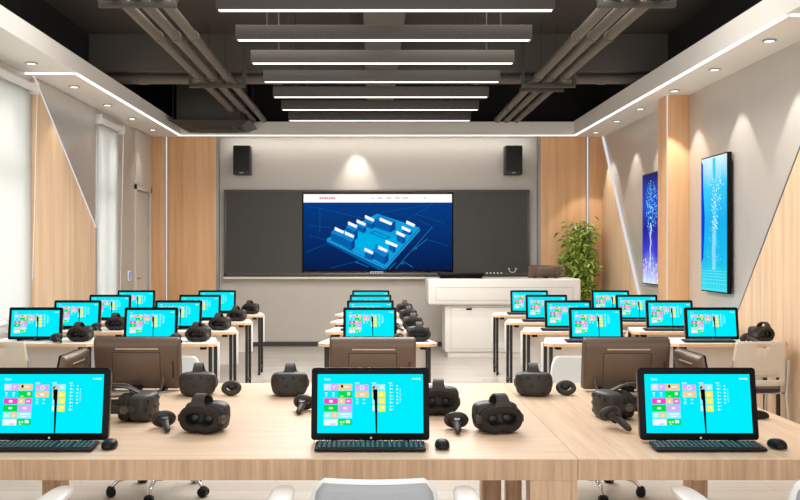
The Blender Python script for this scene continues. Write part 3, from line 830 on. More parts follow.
# ------------------------------------------------------------------ keyboards and mice
def make_kb(label, group):
    t = thing('computer_keyboard', label, 'keyboard', group=group)
    Mk = Matrix.Rotation(math.radians(4), 4, 'X')
    MB().box(-0.22, 0.22, -0.055, 0.055, 0.003, 0.016, M_black, 0.004, M=Mk @ Matrix.Translation((0, 0, 0.004))).build('case', t)
    def keys(x0, n, rows, pitch):
        k = MB()
        for r in range(rows):
            y = 0.042 - r * 0.0188
            for c in range(n):
                if rows == 5 and r == 4 and 3 < c < 9 and n > 10:
                    if c == 4: k.box(x0 + c * pitch, x0 + 9 * pitch - 0.003, y - 0.0072, y + 0.0072, 0.019, 0.0235, M_key, 0.001, 1, M=Mk)
                    continue
                x = x0 + c * pitch
                k.box(x, x + pitch - 0.0035, y - 0.0072, y + 0.0072, 0.019, 0.0235, M_key, 0.001, 1, M=Mk)
                k.box(x + 0.005, x + 0.010, y - 0.0015, y + 0.004, 0.0234, 0.0237, M_keyL, M=Mk)
        return k
    keys(-0.21, 14, 5, 0.0193).build('letter_keys', t, smooth=False)
    keys(0.07, 3, 5, 0.0193).build('navigation_keys', t, smooth=False)
    keys(0.137, 4, 5, 0.0193).build('number_keys', t, smooth=False)
    return t
def kb(x, y, z, rz, label, group): return proto_or_dup(STATE, 'kb', make_kb, (x, y, z), rz, label, group)
GK = 'keyboards on the big table'
kb(-1.33, 3.607, TZ, 0, 'black keyboard in front of the left screen on the big table', GK)
kb(-0.01, 3.607, TZ, 0, 'black keyboard in front of the middle screen on the big table', GK)
kb(1.34, 3.607, TZ, 0, 'black keyboard in front of the right screen on the big table', GK)
def make_mouse(label, group):
    t = thing('computer_mouse', label, 'mouse', group=group)
    def wp(p): return Vector((p.x * (1 - 0.12 * (p.y > 0) * p.y / 0.05), p.y, (p.z if p.z > 0 else p.z * 0.25) * (1 - 3.2 * max(0, p.y))))
    MB().superell((0, 0, 0.0095), 0.03, 0.05, 0.03, M_black, 0.75, 0.8, 28, 14, warp=wp).build('shell', t)
    MB().cyl((-0.004, 0.022, 0.028), (0.004, 0.022, 0.028), 0.006, M_blackm, seg=12).build('scroll_wheel', t)
    return t
def mouse(x, y, z, rz, label, group): return proto_or_dup(STATE, 'mouse', make_mouse, (x, y, z), rz, label, group)
GM = 'mice on the big table'
mouse(-1.06, 3.63, TZ, 0, 'black mouse at the right of the left keyboard on the big table', GM)
mouse(0.28, 3.63, TZ, 0, 'black mouse at the right of the middle keyboard on the big table', GM)
mouse(1.63, 3.63, TZ, 0.15, 'black mouse at the right of the right keyboard on the big table', GM)
mouse(1.83, 4.27, TZ, -PI / 2, 'black mouse peeking out behind the right front screen near the table edge', GM)

# ------------------------------------------------------------------ VR headsets and controllers
def make_headset(ext):
    def mk(label, group):
        t = thing('vr_headset', label, 'vr headset', group=group)
        def wp(p):
            k = 1 - 0.10 * (p.z < 0) * (-p.z / 0.06)
            return Vector((p.x * k, p.y - (0.02 * (1 - (p.x / 0.1) ** 2) if p.y < 0 else 0.0), p.z))
        vs = MB().superell((0, -0.035, 0.066), 0.102, 0.045, 0.064, M_visor, 0.45, 0.5, 40, 20, warp=wp)
        bvh = BVHTree.FromBMesh(vs.bm)
        for x, z in ((-0.066, 0.098), (-0.032, 0.106), (0.024, 0.108), (0.062, 0.098), (-0.05, 0.030), (0.05, 0.030), (-0.078, 0.062), (0.078, 0.062), (-0.012, 0.066)):
            yy = bvh.ray_cast(Vector((x, -0.4, z)), Vector((0, 1, 0)))[0].y + 0.001
            vs.superell((x, yy, z), 0.0105, 0.005, 0.0105, M_dimple, 1, 1, 12, 8)
        vs.build('visor', t)
        # face cushion: an oval ring behind the visor
        fo = MB()
        ring = []
        for k in range(36):
            a = 2 * PI * k / 36
            x = 0.084 * math.copysign(abs(math.cos(a)) ** 0.85, math.cos(a)); z = 0.045 * math.copysign(abs(math.sin(a)) ** 0.9, math.sin(a))
            if z < 0: z += 0.012 * max(0, 1 - (x / 0.03) ** 2)
            ring.append((x, 0.055 - 0.25 * x * x / 0.1, z + 0.063))
        fo.tube(ring, 0.017, M_foam, 12, closed=True)
        ring2 = [(x * 1.04, y - 0.025, (z - 0.063) * 1.08 + 0.063) for x, y, z in ring]
        fo.tube(ring2, 0.018, M_foam, 10, closed=True)
        fo.build('face_cushion', t)
        cv = MB()
        cv.poly([(x * 0.98, 0.022, z) for x, y, z in ring], M_dimple)
        cv.build('inner_cavity', t, smooth=False)
        for s in (-1, 1):
            MB().lathe([(0.021, 0.0), (0.022, 0.008), (0.016, 0.012), (0.001, 0.013)], M_lens, seg=20, M=Matrix.Translation((s * 0.034, 0.022, 0.066)) @ Matrix.Rotation(-PI / 2, 4, 'X')).build('lens', t)
        # straps
        if not ext:
            pts, nr = [], []
            P = [(0.058, 0.104), (0.060, 0.128), (0.055, 0.15), (0.04, 0.165), (0.018, 0.17), (-0.006, 0.163), (-0.025, 0.148), (-0.034, 0.126)]
            for k, (y, z) in enumerate(P):
                a = Vector((0, *P[max(k - 1, 0)])); b = Vector((0, *P[min(k + 1, len(P) - 1)])); d = (b - a).normalized()
                pts.append((0, y, z)); nr.append((0, -d.z, d.y))
            MB().band(pts, nr, [0.10, 0.068, 0.056, 0.052, 0.05, 0.05, 0.055, 0.06], 0.008, M_strap).build('top_strap', t)
        else:
            pts = [(0, -0.02, 0.128), (0, 0.03, 0.15), (0, 0.09, 0.158), (0, 0.15, 0.15), (0, 0.20, 0.12), (0, 0.215, 0.075)]
            nr = [(0, -0.4, 1), (0, -0.2, 1), (0, 0, 1), (0, 0.3, 1), (0, 0.8, 0.6), (0, 1, 0)]
            MB().band(pts, nr, 0.04, 0.006, M_strap).build('top_strap', t)
            arc = [(0.095 * math.cos(a), 0.1 + 0.115 * math.sin(a), 0.062) for a in [k * PI / 14 for k in range(15)]]
            MB().band([(0.097, 0.03, 0.062)] + arc + [(-0.097, 0.03, 0.062)], [(1, 0, 0)] + [(math.cos(k * PI / 14), math.sin(k * PI / 14), 0) for k in range(15)] + [(-1, 0, 0)], 0.036, 0.009, M_strap, wdir=(0, 0, 1)).build('rear_strap', t)
            MB().tube([(0.012, -0.02, 0.13), (0.014, 0.05, 0.163), (0.014, 0.12, 0.165), (0.014, 0.19, 0.14), (0.012, 0.23, 0.1), (0.01, 0.26, 0.03), (0.0, 0.3, 0.006)], 0.005, M_cable, 8).build('headset_cable', t)
        for s in (-1, 1):
            a = MB()
            a.box(min(s * 0.092, s * 0.1025), max(s * 0.092, s * 0.1025), -0.03, 0.05 if not ext else 0.075, 0.05, 0.08, M_strap, 0.004)
            ar = a.build('side_arm', t)
            MB().lathe([(0.019, 0.0), (0.0195, 0.004), (0.015, 0.005), (0.013, 0.003), (0.001, 0.003)], M_bronze, seg=24, M=Matrix.Translation((s * 0.101, 0.02, 0.064)) @ Matrix.Rotation(s * PI / 2, 4, 'Y')).build('hinge_ring', ar)
            m = MB()
            for k in range(4): m.box(s * 0.1045 - 0.0008, s * 0.1045 + 0.0008, 0.008 + k * 0.006, 0.012 + k * 0.006, 0.06, 0.068, colour((40, 120, 130), 0.6))
            m.build('side_lettering', ar, smooth=False)
        return t
    return mk
mk_fold, mk_ext = make_headset(False), make_headset(True)
def headset(x, y, z, rz, label, group, ext=False):
    return proto_or_dup(STATE, 'hs_ext' if ext else 'hs', mk_ext if ext else mk_fold, (x, y, z), rz, label, group)
GH = 'vr headsets on the big table'
headset(-1.115, 4.24, TZ, math.radians(84), 'dark vr headset lying sideways beside the front left screen, cable trailing', GH, True)
headset(-0.742, 3.955, TZ, math.radians(163), 'dark vr headset facing away with oval face cushion showing, front of table on the left', GH)
headset(-0.965, 4.98, TZ, math.radians(6), 'dark vr headset with dimpled visor, by the left far computer', GH)
headset(-0.458, 4.98, TZ, math.radians(2), 'dark vr headset with dimpled visor, alone left of the middle far computer', GH)
headset(0.32, 4.39, TZ, math.radians(177), 'dark vr headset facing away, half hidden behind the middle front screen', GH)
headset(0.55, 3.955, TZ, math.radians(195), 'dark vr headset facing away with oval face cushion showing, right of the middle mouse', GH)
headset(0.889, 4.98, TZ, math.radians(-8), 'dark vr headset with dimpled visor, left of the right far computer', GH)
headset(1.16, 4.30, TZ, math.radians(-80), 'dark vr headset lying sideways against the right front screen', GH, True)

def make_ctrl(label, group):
    t = thing('vr_controller', label, 'vr controller', group=group)
    h = MB()
    h.tube([(0, 0.02, 0.043), (0, -0.01, 0.040), (0, -0.04, 0.032), (0, -0.075, 0.022), (0, -0.1, 0.016), (0, -0.112, 0.014)], [0.018, 0.019, 0.0165, 0.015, 0.014, 0.009], M_blackm, 14)
    h.superell((0, 0.012, 0.046), 0.027, 0.024, 0.018, M_blackm, 0.8, 0.9, 20, 10)
    h.build('handle', t)
    r = MB(); pts = []
    Mr = Matrix.Translation((0, 0.03, 0.041)) @ Matrix.Rotation(math.radians(-58), 4, 'X')
    for k in range(28):
        a = 2 * PI * k / 28
        pts.append(Mr @ Vector((0.041 * math.cos(a), 0.030 * math.sin(a), 0)))
    r.tube(pts, 0.015, M_visor, 10, closed=True)
    r.build('tracking_ring', t)
    MB().lathe([(0.014, 0), (0.0145, 0.003), (0.001, 0.0035)], M_dimple, seg=18, M=Matrix.Translation((0, -0.022, 0.053)) @ Matrix.Rotation(math.radians(14), 4, 'X')).build('trackpad', t)
    MB().box(-0.006, 0.006, -0.02, 0.005, 0.008, 0.026, M_black, 0.004).build('trigger', t)
    return t
def ctrl(x, y, z, rz, label, group): return proto_or_dup(STATE, 'ctl', make_ctrl, (x, y, z), rz, label, group)
GC = 'vr controllers on the big table'
ctrl(-0.93, 4.02, TZ, math.radians(20), 'black vr controller pointing forward, left of the front left cushion-side headset', GC)
ctrl(-0.777, 4.98, TZ, math.radians(180), 'black vr controller with ring turned to the front, beside the left far headset', GC)
ctrl(-0.345, 4.46, TZ, math.radians(-8), 'black vr controller at the left edge of the middle front screen', GC)
ctrl(0.372, 3.99, TZ, math.radians(-2), 'black vr controller pointing forward between the middle mouse and two headsets', GC)
ctrl(1.067, 4.99, TZ, math.radians(176), 'black vr controller with ring turned to the front, beside the right far computer', GC)
t = ctrl(1.075, 4.03, TZ, math.radians(30), 'black vr controller leaning on the sideways headset near the right front screen', GC)
t.rotation_euler = (math.radians(9), 0, math.radians(26)); t.location.z = TZ + 0.02

# ------------------------------------------------------------------ the big oak table (two tables pushed together)
def slab_table(name, label, x0, x1, grain, legs):
    y0, y1 = 3.455, 5.41
    cx = (x0 + x1) / 2; cy = (y0 + y1) / 2
    t = thing(name, label, 'table', (cx, cy, 0), 0, 'oak tables pushed together')
    w = (x1 - x0) / 2; d = (y1 - y0) / 2
    MB().box(-w, w, -d, d, 0.744, 0.75, grain, 0.0015, 1).build('tabletop', t)
    ap = MB()
    ap.box(-w, w, -d, -d + 0.04, 0.666, 0.744, M_oakV); ap.box(-w, w, d - 0.04, d, 0.666, 0.744, M_oakV)
    ap.box(-w, -w + 0.04, -d + 0.04, d - 0.04, 0.666, 0.744, M_oakV); ap.box(w - 0.04, w, -d + 0.04, d - 0.04, 0.666, 0.744, M_oakV)
    ap.build('apron', t, smooth=False)
    for a, b, c, e in legs:
        MB().box(a - cx, b - cx, c - cy, e - cy, 0, 0.666, M_oakV, 0.003).build('leg', t)
XS = 0.787
slab_table('meeting_table', 'wide oak table in the foreground with left and middle computers', -1.93, XS, M_oakX,
           [(0.604, XS, 3.457, 3.55), (-1.93, -1.82, 5.25, 5.40), (0.64, 0.755, 5.28, 5.40), (-1.93, -1.76, 3.457, 3.55)])
slab_table('meeting_table', 'shorter oak table joined on the right with the right front computer', XS + 0.002, 1.96, M_oakY,
           [(1.86, 1.955, 5.25, 5.40), (0.79, 0.875, 5.28, 5.40), (1.86, 1.955, 3.457, 3.55)])

# ------------------------------------------------------------------ training desks in four rows, five columns
DW, DD = 1.026, 0.52
def make_desk(label, group):
    t = thing('training_desk', label, 'desk', group=group)
    w = DW / 2; c = 0.065
    P = [(-w + c, 0), (w - c, 0), (w, c), (w - 0.095, DD), (-w + 0.095, DD), (-w, c)]
    MB().prism(P, 0.746, 0.752, 'z', M_white).build('desktop', t, smooth=False)
    MB().prism(P, 0.722, 0.746, 'z', M_edge).build('edge_band', t, smooth=False)
    MB().box(-0.472, 0.472, 0.40, 0.418, 0.38, 0.722, M_white, 0.004).build('modesty_panel', t)
    for s in (-1, 1):
        for y in (0.10, 0.36):
            x = s * (w - 0.068)
            l = MB().box(x - 0.0145, x + 0.0145, y - 0.0145, y + 0.0145, 0.05, 0.722, M_legb, 0.003).build('leg', t)
            MB().cyl((x - 0.012, y - 0.01, 0.026), (x + 0.012, y - 0.01, 0.026), 0.025, M_black, seg=14).cyl((x, y, 0.03), (x, y, 0.06), 0.01, M_legb, seg=10).build('caster', l)
        x = s * (w - 0.068)
        MB().box(x - 0.01, x + 0.01, 0.1145, 0.3455, 0.08, 0.105, M_legb, 0.002).build('side_rail', t)
        MB().box(x - s * 0.055 - 0.025, x - s * 0.055 + 0.025, 0.04, 0.11, 0.694, 0.722, M_black, 0.004).build('flip_catch', t)
    return t
cols = [(-2.895, 'outer left column', 'lo'), (-1.848, 'inner left column', 'li'), (0.042, 'middle column', 'm'), (1.986, 'inner right column', 'ri'), (3.06, 'outer right column', 'ro')]
rows = ['front row', 'second row', 'third row', 'back row']
monx = {'lo': -2.965, 'li': -1.95, 'm': -0.024, 'ri': 1.962, 'ro': 2.98}
hsx = {'lo': -2.556, 'li': -1.527, 'm': 0.40, 'ro': 3.40}
for ci, (cx, cn, ck) in enumerate(cols):
    for ri in range(4):
        y = 7.68 + 1.12 * ri
        wh = '%s of the %s' % (rows[ri], cn)
        proto_or_dup(STATE, 'desk', make_desk, (cx, y, 0), 0, 'white oak-edged desk with black legs, ' + wh, 'training desks in rows')
        pc = aio(monx[ck], y + 0.21, 0.752, 0, 'black computer with cyan screen, ' + wh, 'computers on the training desks')
        pc.scale = (0.96, 0.96, 0.95)
        if ck in ('m', 'ri', 'ro'):
            kb(monx[ck] - 0.075, y + 0.105, 0.752, 0, 'black keyboard on the white desk, ' + wh, 'keyboards on the training desks')
        if ck in ('li', 'm') or (ck == 'lo' and ri < 2) or (ck == 'ro' and ri == 0):
            rz = {'lo': 170, 'li': 165, 'm': 183, 'ro': 205}[ck]
            headset(hsx[ck], y + 0.18, 0.752, math.radians(rz), 'dark vr headset on the white desk, ' + wh, 'vr headsets on the training desks')
            if not (ck == 'm' and ri > 1) :
                ctrl(hsx[ck] - 0.165, y + 0.085, 0.752, math.radians(35), 'small black vr controller on the desk, ' + wh, 'vr controllers on the training desks')
mouse(2.28, 7.80, 0.752, 0, 'black mouse on the front desk of the inner right column', 'mice on the training desks')

# ------------------------------------------------------------------ chairs
def grid_panel(zs, half, nx, holes, y_of, mat, name, parent, th):
    mb = MB(); i = mb.mi(mat); V = {}
    for r, z in enumerate(zs):
        for c in range(nx + 1):
            x = half(z) * (2 * c / nx - 1)
            V[r, c] = mb.bm.verts.new((x, y_of(x, z), z))
    for r in range(len(zs) - 1):
        for c in range(nx):
            if any(r in hr and c in hc for hr, hc in holes): continue
            f = mb.bm.faces.new([V[r, c], V[r, c + 1], V[r + 1, c + 1], V[r + 1, c]]); f.material_index = i
    for v in list(mb.bm.verts):
        if not v.link_faces: mb.bm.verts.remove(v)
    o = mb.build(name, parent, angle=60)
    m = o.modifiers.new('thickness', 'SOLIDIFY'); m.thickness = th; m.offset = 0
    return o
def make_office(label, group):
    t = thing('office_chair', label, 'chair', group=group)
    MB().superell((0, 0.03, 0.455), 0.245, 0.24, 0.04, M_white_plastic, 0.5, 0.55, 36, 10).build('seat', t)
    def half(z): return 0.24 - 0.055 * max(0, (z - 0.52) / 0.32) - 0.03 * (max(0, (z - 0.80)) / 0.04) ** 2
    def yo(x, z): return -0.25 + 0.9 * x * x - 0.08 * (z - 0.5)
    zs = [0.50, 0.56, 0.62, 0.68, 0.74, 0.79, 0.82, 0.838]
    grid_panel(zs, half, 14, [], lambda x, z: yo(x, z) + 0.004, M_white_plastic, 'backrest', t, 0.022)
    grid_panel([0.52, 0.58, 0.64, 0.70, 0.76, 0.80, 0.828], lambda z: half(z) - 0.012, 14, [], lambda x, z: yo(x, z) - 0.013, M_meshgrey, 'back_panel', t, 0.008)
    MB().band([(0, -0.255, 0.62), (0, -0.285, 0.52), (0, -0.23, 0.43), (0, -0.05, 0.415)], [(0, -1, 0.1), (0, -1, 0.1), (0, -0.6, -0.8), (0, 0, -1)], 0.08, 0.02, M_white_plastic).build('back_bracket', t)
    for s in (-1, 1):
        pts = [(s * 0.335, -0.10, 0.637), (s * 0.34, 0.06, 0.64), (s * 0.34, 0.22, 0.64), (s * 0.337, 0.385, 0.638)]
        ar = MB()
        ar.superell((s * 0.338, 0.15, 0.644), 0.046, 0.24, 0.017, M_white_plastic, 0.6, 0.6, 30, 10)
        a = ar.build('armrest', t)
        MB().tube([(s * 0.338, 0.08, 0.635), (s * 0.335, 0.07, 0.52), (s * 0.29, 0.05, 0.45), (s * 0.2, 0.03, 0.43)], 0.016, M_white_plastic, 10).build('arm_post', a)
    MB().cyl((0, 0.03, 0.08), (0, 0.03, 0.42), 0.028, M_chrome, seg=18).build('gas_column', t)
    for k in range(5):
        a = 2 * PI * k / 5 + PI / 2
        d = Vector((math.cos(a), math.sin(a), 0)); c = Vector((0, 0.03, 0))
        l = MB().tube([c + d * 0.02 + Vector((0, 0, 0.115)), c + d * 0.15 + Vector((0, 0, 0.125)), c + d * 0.26 + Vector((0, 0, 0.10)), c + d * 0.3 + Vector((0, 0, 0.062))], [0.02, 0.017, 0.014, 0.011], M_chrome, 12).build('base_leg', t)
        n = Vector((-d.y, d.x, 0)); p = c + d * 0.305 + Vector((0, 0, 0.03))
        MB().cyl(p - n * 0.026, p + n * 0.026, 0.03, M_black, seg=18).box(p.x - 0.02, p.x + 0.02, p.y - 0.02, p.y + 0.02, 0.03, 0.066, M_black, 0.008).build('caster', l)
    return t
def office(x, y, rz, label, group): return proto_or_dup(STATE, 'office', make_office, (x, y, 0), rz, label, group)
GO = 'white office chairs at the near side of the big table'
office(0.005, 3.05, 0, 'grey backed white office chair cut by the bottom edge, before the middle screen', GO)
office(1.50, 3.05, 0, 'grey backed white office chair in the bottom right corner', GO)
office(-1.50, 3.05, 0, 'white office chair at the bottom left, only its right armrest showing', GO)
GO2 = 'white office chairs at the far side of the big table'
office(-1.355, 5.78, PI, 'white office chair behind the left far computer, chrome casters under the table', GO2)
office(1.395, 5.78, PI, 'white office chair behind the right far computer, chrome casters under the table', GO2)

def make_student(label, group):
    t = thing('student_chair', label, 'chair', group=group)
    def half(z): return 0.222 - 0.03 * (z - 0.48) / 0.37
    def yo(x, z): return -0.2 + 0.55 * x * x - 0.16 * (z - 0.45)
    zs = [0.50, 0.545, 0.57, 0.65, 0.73, 0.80, 0.82, 0.848]
    grid_panel(zs, half, 16, [((1,), range(2, 14)), ((5,), range(6, 10))], yo, M_beige, 'backrest', t, 0.012)
    rb = MB()
    for z in (0.60, 0.625, 0.68, 0.705):
        rb.tube([(x, yo(x, z) - 0.006, z) for x in [-0.18 + 0.036 * k for k in range(11)]], 0.003, M_beige, 6)
    rb.tube([(0, yo(0, z) - 0.006, z) for z in (0.58, 0.65, 0.72, 0.79)], 0.003, M_beige, 6)
    rb.build('back_rib', t)
    MB().superell((0, 0.02, 0.46), 0.215, 0.21, 0.025, M_blackm, 0.4, 0.45, 32, 10).build('seat', t)
    for s in (-1, 1):
        MB().tube([(s * 0.215, yo(0.215, 0.78) - 0.008, 0.70), (s * 0.225, -0.19, 0.5), (s * 0.228, -0.17, 0.43), (s * 0.24, -0.2, 0.0)], 0.010, M_chrome, 10).build('leg', t)
        MB().tube([(s * 0.228, -0.16, 0.43), (s * 0.226, 0.19, 0.43), (s * 0.24, 0.24, 0.0)], 0.010, M_chrome, 10).build('leg', t)
    MB().cyl((-0.226, 0.1, 0.43), (0.226, 0.1, 0.43), 0.009, M_chrome, seg=10).cyl((-0.226, -0.1, 0.43), (0.226, -0.1, 0.43), 0.009, M_chrome, seg=10).build('seat_rail', t)
    return t
def student(x, y, label): return proto_or_dup(STATE, 'stu', make_student, (x, y, 0), 0, label, 'beige student chairs')
student(2.98, 7.15, 'beige plastic student chair with black seat at the front right desk')
student(-2.86, 7.15, 'beige plastic student chair at the front left desk by the left edge')

# ------------------------------------------------------------------ wall screens on the right
def tv_gradient(name, stops, axis='Z', h=1.45, noise_cols=None):
    m, nt, b = base_mat(name)
    tc = nt.nodes.new('ShaderNodeTexCoord'); sp = nt.nodes.new('ShaderNodeSeparateXYZ')
    nt.links.new(tc.outputs['Object'], sp.inputs[0])
    mr = nt.nodes.new('ShaderNodeMapRange'); mr.inputs['From Max'].default_value = h
    n = nt.nodes.new('ShaderNodeTexNoise'); n.inputs['Scale'].default_value = 2.2; n.inputs['Detail'].default_value = 4; n.inputs['Distortion'].default_value = 1.0
    mp = nt.nodes.new('ShaderNodeMapping'); mp.inputs['Scale'].default_value = (3.0, 1, 0.7)
    nt.links.new(tc.outputs['Object'], mp.inputs['Vector']); nt.links.new(mp.outputs['Vector'], n.inputs['Vector'])
    ad = nt.nodes.new('ShaderNodeMath'); ad.operation = 'MULTIPLY_ADD'; ad.inputs[1].default_value = 0.22
    nt.links.new(sp.outputs['Z'], mr.inputs['Value']); nt.links.new(n.outputs['Fac'], ad.inputs[0]); nt.links.new(mr.outputs[0], ad.inputs[2])
    sub = nt.nodes.new('ShaderNodeMath'); sub.operation = 'SUBTRACT'; sub.inputs[1].default_value = 0.11; nt.links.new(ad.outputs[0], sub.inputs[0])
    r = nt.nodes.new('ShaderNodeValToRGB')
    el = r.color_ramp.elements
    while len(el) < len(stops): el.new(0.5)
    for e, (p, c) in zip(el, stops): e.position = p; e.color = lin(c)
    nt.links.new(sub.outputs[0], r.inputs['Fac'])
    b.inputs['Base Color'].default_value = (0, 0, 0, 1); b.inputs['Roughness'].default_value = 0.4; b.inputs['Specular IOR Level'].default_value = 0.05
    nt.links.new(r.outputs['Color'], b.inputs['Emission Color']); b.inputs['Emission Strength'].default_value = 1.0
    return m
def make_tv(label, cy, w, deco, grad):
    t = thing('wall_screen', label, 'screen', (XR, cy, 1.1), -PI / 2, 'portrait screens on the right wall')
    H = 1.455
    MB().box(-w / 2, w / 2, -0.07, -0.026, 0, H, M_bezel, 0.004).build('screen_case', t)
    MB().box(-0.15, 0.15, -0.027, 0.0, 0.4, 1.0, M_black).build('wall_mount', t, smooth=False)
    s = MB(); b = 0.014
    s.poly([(-w / 2 + b, -0.0715, b), (w / 2 - b, -0.0715, b), (w / 2 - b, -0.0715, H - b), (-w / 2 + b, -0.0715, H - b)], grad)
    deco(s, w / 2 - b, H - 2 * b, b)
    s.build('picture', t, smooth=False)
    return t
rnd = random.Random(3)
def dot(s, x, z, r, c, y=-0.0725, st=1.0): s.poly([(x - r, y, z), (x, y, z - r), (x + r, y, z), (x, y, z + r)], colour(c, st))
def deco_far(s, hw, H, b):
    # glowing spray of points in the upper half with a white trunk below it; left of picture is far side (-x)
    for k in range(420):
        a = rnd.uniform(0, 2 * PI); q = rnd.random() ** 0.6
        x = 0.02 + q * 0.24 * math.cos(a); z = H * 0.70 + q * 0.36 * math.sin(a)
        if abs(x) < hw - 0.02 and z < H - 0.02: dot(s, x, z, rnd.uniform(0.005, 0.014), rnd.choice([(60, 190, 255), (120, 225, 255), (30, 130, 240), (200, 245, 255)]), -0.0725 - 0.00002 * k)
    P = [(0.02, 0.80), (0.05, 0.72), (0.0, 0.64), (0.04, 0.55), (0.0, 0.46), (0.03, 0.36), (-0.02, 0.28), (0.01, 0.2)]
    for (x0, z0), (x1, z1) in zip(P[:-1], P[1:]):
        s.poly([(x0 - 0.022, -0.084, z0), (x0 + 0.022, -0.084, z0), (x1 + 0.022, -0.084, z1), (x1 - 0.022, -0.084, z1)], colour((214, 226, 255)))
    for k in range(60): dot(s, rnd.uniform(-hw * .9, hw * .9), rnd.uniform(0.03, 0.35), rnd.uniform(0.008, 0.03), rnd.choice([(150, 220, 255), (230, 245, 255), (255, 190, 235)]), -0.0725)
def deco_near(s, hw, H, b):
    # deep blue left border, white cloud forms, falling lines of light and a grid floor
    s.poly([(-hw, -0.0722, 0.30), (-hw + 0.06, -0.0722, 0.36), (-hw + 0.10, -0.0722, 0.8), (-hw + 0.06, -0.0722, 1.1), (-hw + 0.05, -0.0722, H - 0.05), (-hw, -0.0722, H)], colour((10, 70, 225)))
    s.poly([(-0.02, -0.0722, 0.5), (0.09, -0.0722, 0.5), (0.05, -0.0722, H), (-0.03, -0.0722, H)], colour((70, 214, 252)))
    for k in range(150):
        z = rnd.uniform(0.66, 1.26); x = 0.02 + 0.16 * (z - 0.66) / 0.6 * rnd.uniform(-0.3, 1.4) + rnd.gauss(0, 0.045)
        if abs(x) < hw - 0.02: dot(s, x, z, rnd.uniform(0.005, 0.013), rnd.choice([(235, 250, 255), (190, 240, 255), (255, 255, 255)]), -0.0726 - 0.00002 * k)
    for k in range(9):
        x = -0.04 + k * 0.011
        s.poly([(x, -0.0725, 0.24), (x + 0.004, -0.0725, 0.24), (x + 0.004, -0.0725, 0.62 + 0.05 * (k % 3)), (x, -0.0725, 0.62 + 0.05 * (k % 3))], colour((210, 246, 255)))
    for k in range(6):
        z = 0.03 + 0.22 * (k / 6) ** 0.7
        s.poly([(-hw, -0.0724, z), (hw, -0.0724, z), (hw, -0.0724, z + 0.005), (-hw, -0.0724, z + 0.005)], colour((130, 232, 252)))
    for k in range(-4, 5):
        s.poly([(k * 0.09 - 0.003, -0.0724, 0.02), (k * 0.09 + 0.003, -0.0724, 0.02), (k * 0.04 + 0.002, -0.0724, 0.27), (k * 0.04 - 0.002, -0.0724, 0.27)], colour((130, 232, 252)))
    for k in range(40): dot(s, rnd.gauss(0.0, 0.08), rnd.uniform(0.3, 0.7), 0.006, (240, 252, 255), -0.0727)
g_near = tv_gradient('near_screen_picture', [(0.0, (40, 224, 236)), (0.22, (0, 196, 238)), (0.5, (0, 178, 244)), (0.78, (50, 210, 252)), (1.0, (225, 250, 255))])
g_far = tv_gradient('far_screen_picture', [(0.0, (226, 236, 255)), (0.13, (150, 170, 250)), (0.3, (64, 60, 214)), (0.5, (14, 20, 150)), (0.75, (14, 70, 205)), (1.0, (4, 20, 90))])
make_tv('tall portrait screen with bright cyan picture on the right wall, nearer one', 9.55, 0.74, deco_near, g_near)
make_tv('tall portrait screen with dark blue tree picture on the right wall past the column', 11.70, 0.76, deco_far, g_far)

# ------------------------------------------------------------------ potted tree
t = thing('potted_tree', 'leafy green potted tree in the right back corner behind the console', 'plant', (3.2, 13.98, 0))
MB().lathe([(0.13, 0.0), (0.17, 0.05), (0.2, 0.36), (0.205, 0.4), (0.185, 0.4), (0.18, 0.36), (0.001, 0.355)], M_pot, seg=28).build('pot', t)
MB().lathe([(0.178, 0.355), (0.1, 0.37), (0.001, 0.372)], M_soil, seg=24).build('soil', t)
tr = MB(); lf = MB(); R = random.Random(11)
def leafmesh(p, d, L):
    d = d.normalized(); s = d.cross(Vector((R.uniform(-1, 1), R.uniform(-1, 1), 1))).normalized(); n = s.cross(d)
    w = L * 0.24
    a = p; b = p + d * L * 0.45; c = p + d * L - n * L * 0.12 + Vector((0, 0, -L * 0.15))
    lf.poly([a, b + s * w, c, b - s * w], M_leaf)
for k in range(60):
    ang = R.uniform(0, 2 * PI); base = Vector((0.05 * math.cos(ang), 0.05 * math.sin(ang), 0.36))
    zt = R.uniform(0.7, 2.02); rr = R.uniform(0.05, 0.3) * (1.0 if zt < 1.75 else 0.75)
    end = Vector((rr * math.cos(ang), rr * 0.85 * math.sin(ang), zt))
    mid = base.lerp(end, 0.55) * 1.0; mid.x *= 0.6; mid.y *= 0.6; mid.z = 0.36 + (zt - 0.36) * 0.68
    pts = [base, mid, end, end + Vector((0.05 * math.cos(ang), 0.05 * math.sin(ang), -0.05))]
    tr.tube(pts, [0.009, 0.006, 0.003, 0.002], M_bark, 6)
    for j in range(44):
        s = R.uniform(0.35, 1.0)
        p = mid.lerp(end, (s - 0.35) / 0.65) + Vector((R.gauss(0, 0.055), R.gauss(0, 0.055), R.gauss(0, 0.06)))
        if not (-0.36 < p.x < 0.36 and -0.24 < p.y < 0.28): continue
        leafmesh(p, Vector((R.gauss(0, 1), R.gauss(0, 1), R.gauss(-0.35, 0.6))), R.uniform(0.07, 0.13))
tr.build('stem', t); lf.build('foliage', t, smooth=False)

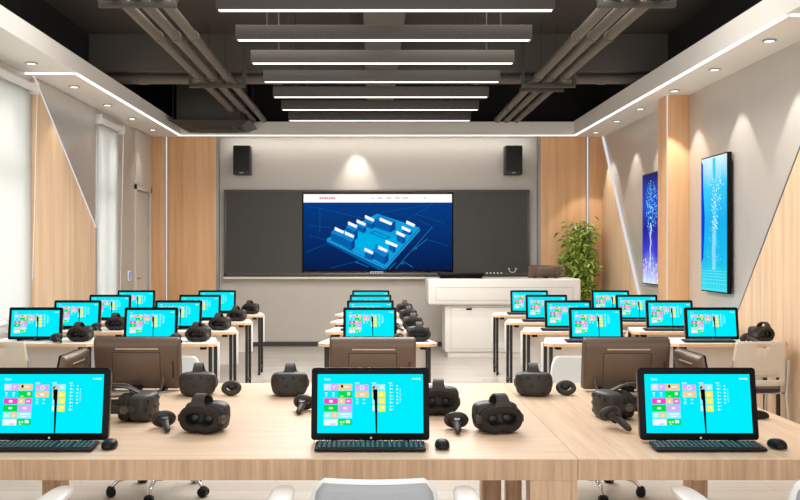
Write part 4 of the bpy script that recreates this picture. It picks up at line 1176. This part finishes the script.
# ------------------------------------------------------------------ light
def area(name, loc, rot, sx, sy, power, col=(1, 0.983, 0.96)):
    d = bpy.data.lights.new(name, 'AREA'); d.shape = 'RECTANGLE'; d.size = sx; d.size_y = sy; d.energy = power; d.color = col
    o = bpy.data.objects.new(name, d); COL.objects.link(o); o.location = loc; o.rotation_euler = rot
    return o
def spot(name, loc, rot, power, ang=75, blend=0.6, col=(1, 0.95, 0.88)):
    d = bpy.data.lights.new(name, 'SPOT'); d.energy = power; d.spot_size = math.radians(ang); d.spot_blend = blend; d.color = col; d.shadow_soft_size = 0.04
    o = bpy.data.objects.new(name, d); COL.objects.link(o); o.location = loc; o.rotation_euler = rot
    return o
area('fill_light_front', (0.05, 3.4, 4.1), (0, 0, 0), 5.0, 4.0, 115)  # added soft fill above the near table, not a ceiling fitting
area('fill_light_mid', (0.05, 7.3, 4.15), (0, 0, 0), 5.0, 1.6, 130)  # added overhead fill out of view to brighten the desk rows, no fitting there
for i in range(7):
    area('pendant_lamp', (0.09, 6.41 + i * 0.91, 3.248), (0, 0, 0), 2.35, 0.04, 44)
for y in (8.7, 9.95, 11.2, 12.35, 13.5): spot('downlight_lamp', (-3.3, y, SZ - 0.02), (0, 0, 0), 22, 75, 0.8)
for y in (7.76, 9.0, 10.2, 11.5, 12.6, 13.8): spot('downlight_lamp', (3.42, y, SZ - 0.02), (0, 0, 0), 75, 66, 0.15)
spot('wall_washer_lamp', (-0.25, 14.22, SZ - 0.04), (math.radians(20), 0, 0), 50, 62, 1.0)
area('wall_washer_strip', (0.09, 14.3, SZ - 0.02), (math.radians(20), 0, 0), 4.9, 0.05, 10)
for y, w_ in ((8.2, 1.7), (11.98, 0.8)):
    area('daylight', (-4.3, y, 2.0), (0, -PI / 2, 0), 2.6, w_ + 0.6, 26, (1, 0.99, 0.97))
w = bpy.data.worlds.new('room_surroundings'); scene.world = w; w.use_nodes = True
bg = w.node_tree.nodes['Background']; bg.inputs['Color'].default_value = (1.0, 0.99, 0.98, 1); bg.inputs['Strength'].default_value = 2.3

# ------------------------------------------------------------------ camera
cd = bpy.data.cameras.new('camera'); cam = bpy.data.objects.new('camera', cd); COL.objects.link(cam)
cam.location = (0, 0, ZC); cam.rotation_euler = (PI / 2, 0, 0)
cd.sensor_fit = 'HORIZONTAL'; cd.sensor_width = 36; cd.lens = F / 800 * 36
cd.shift_x = (400 - VX) / 800
cd.clip_start = 0.05; cd.clip_end = 100
scene.camera = cam
scene.view_settings.view_transform = 'Standard'
scene.view_settings.look = 'None'
scene.view_settings.exposure = 0.0
try:
    scene.cycles.use_denoising = True
    scene.cycles.max_bounces = 8
except Exception: pass
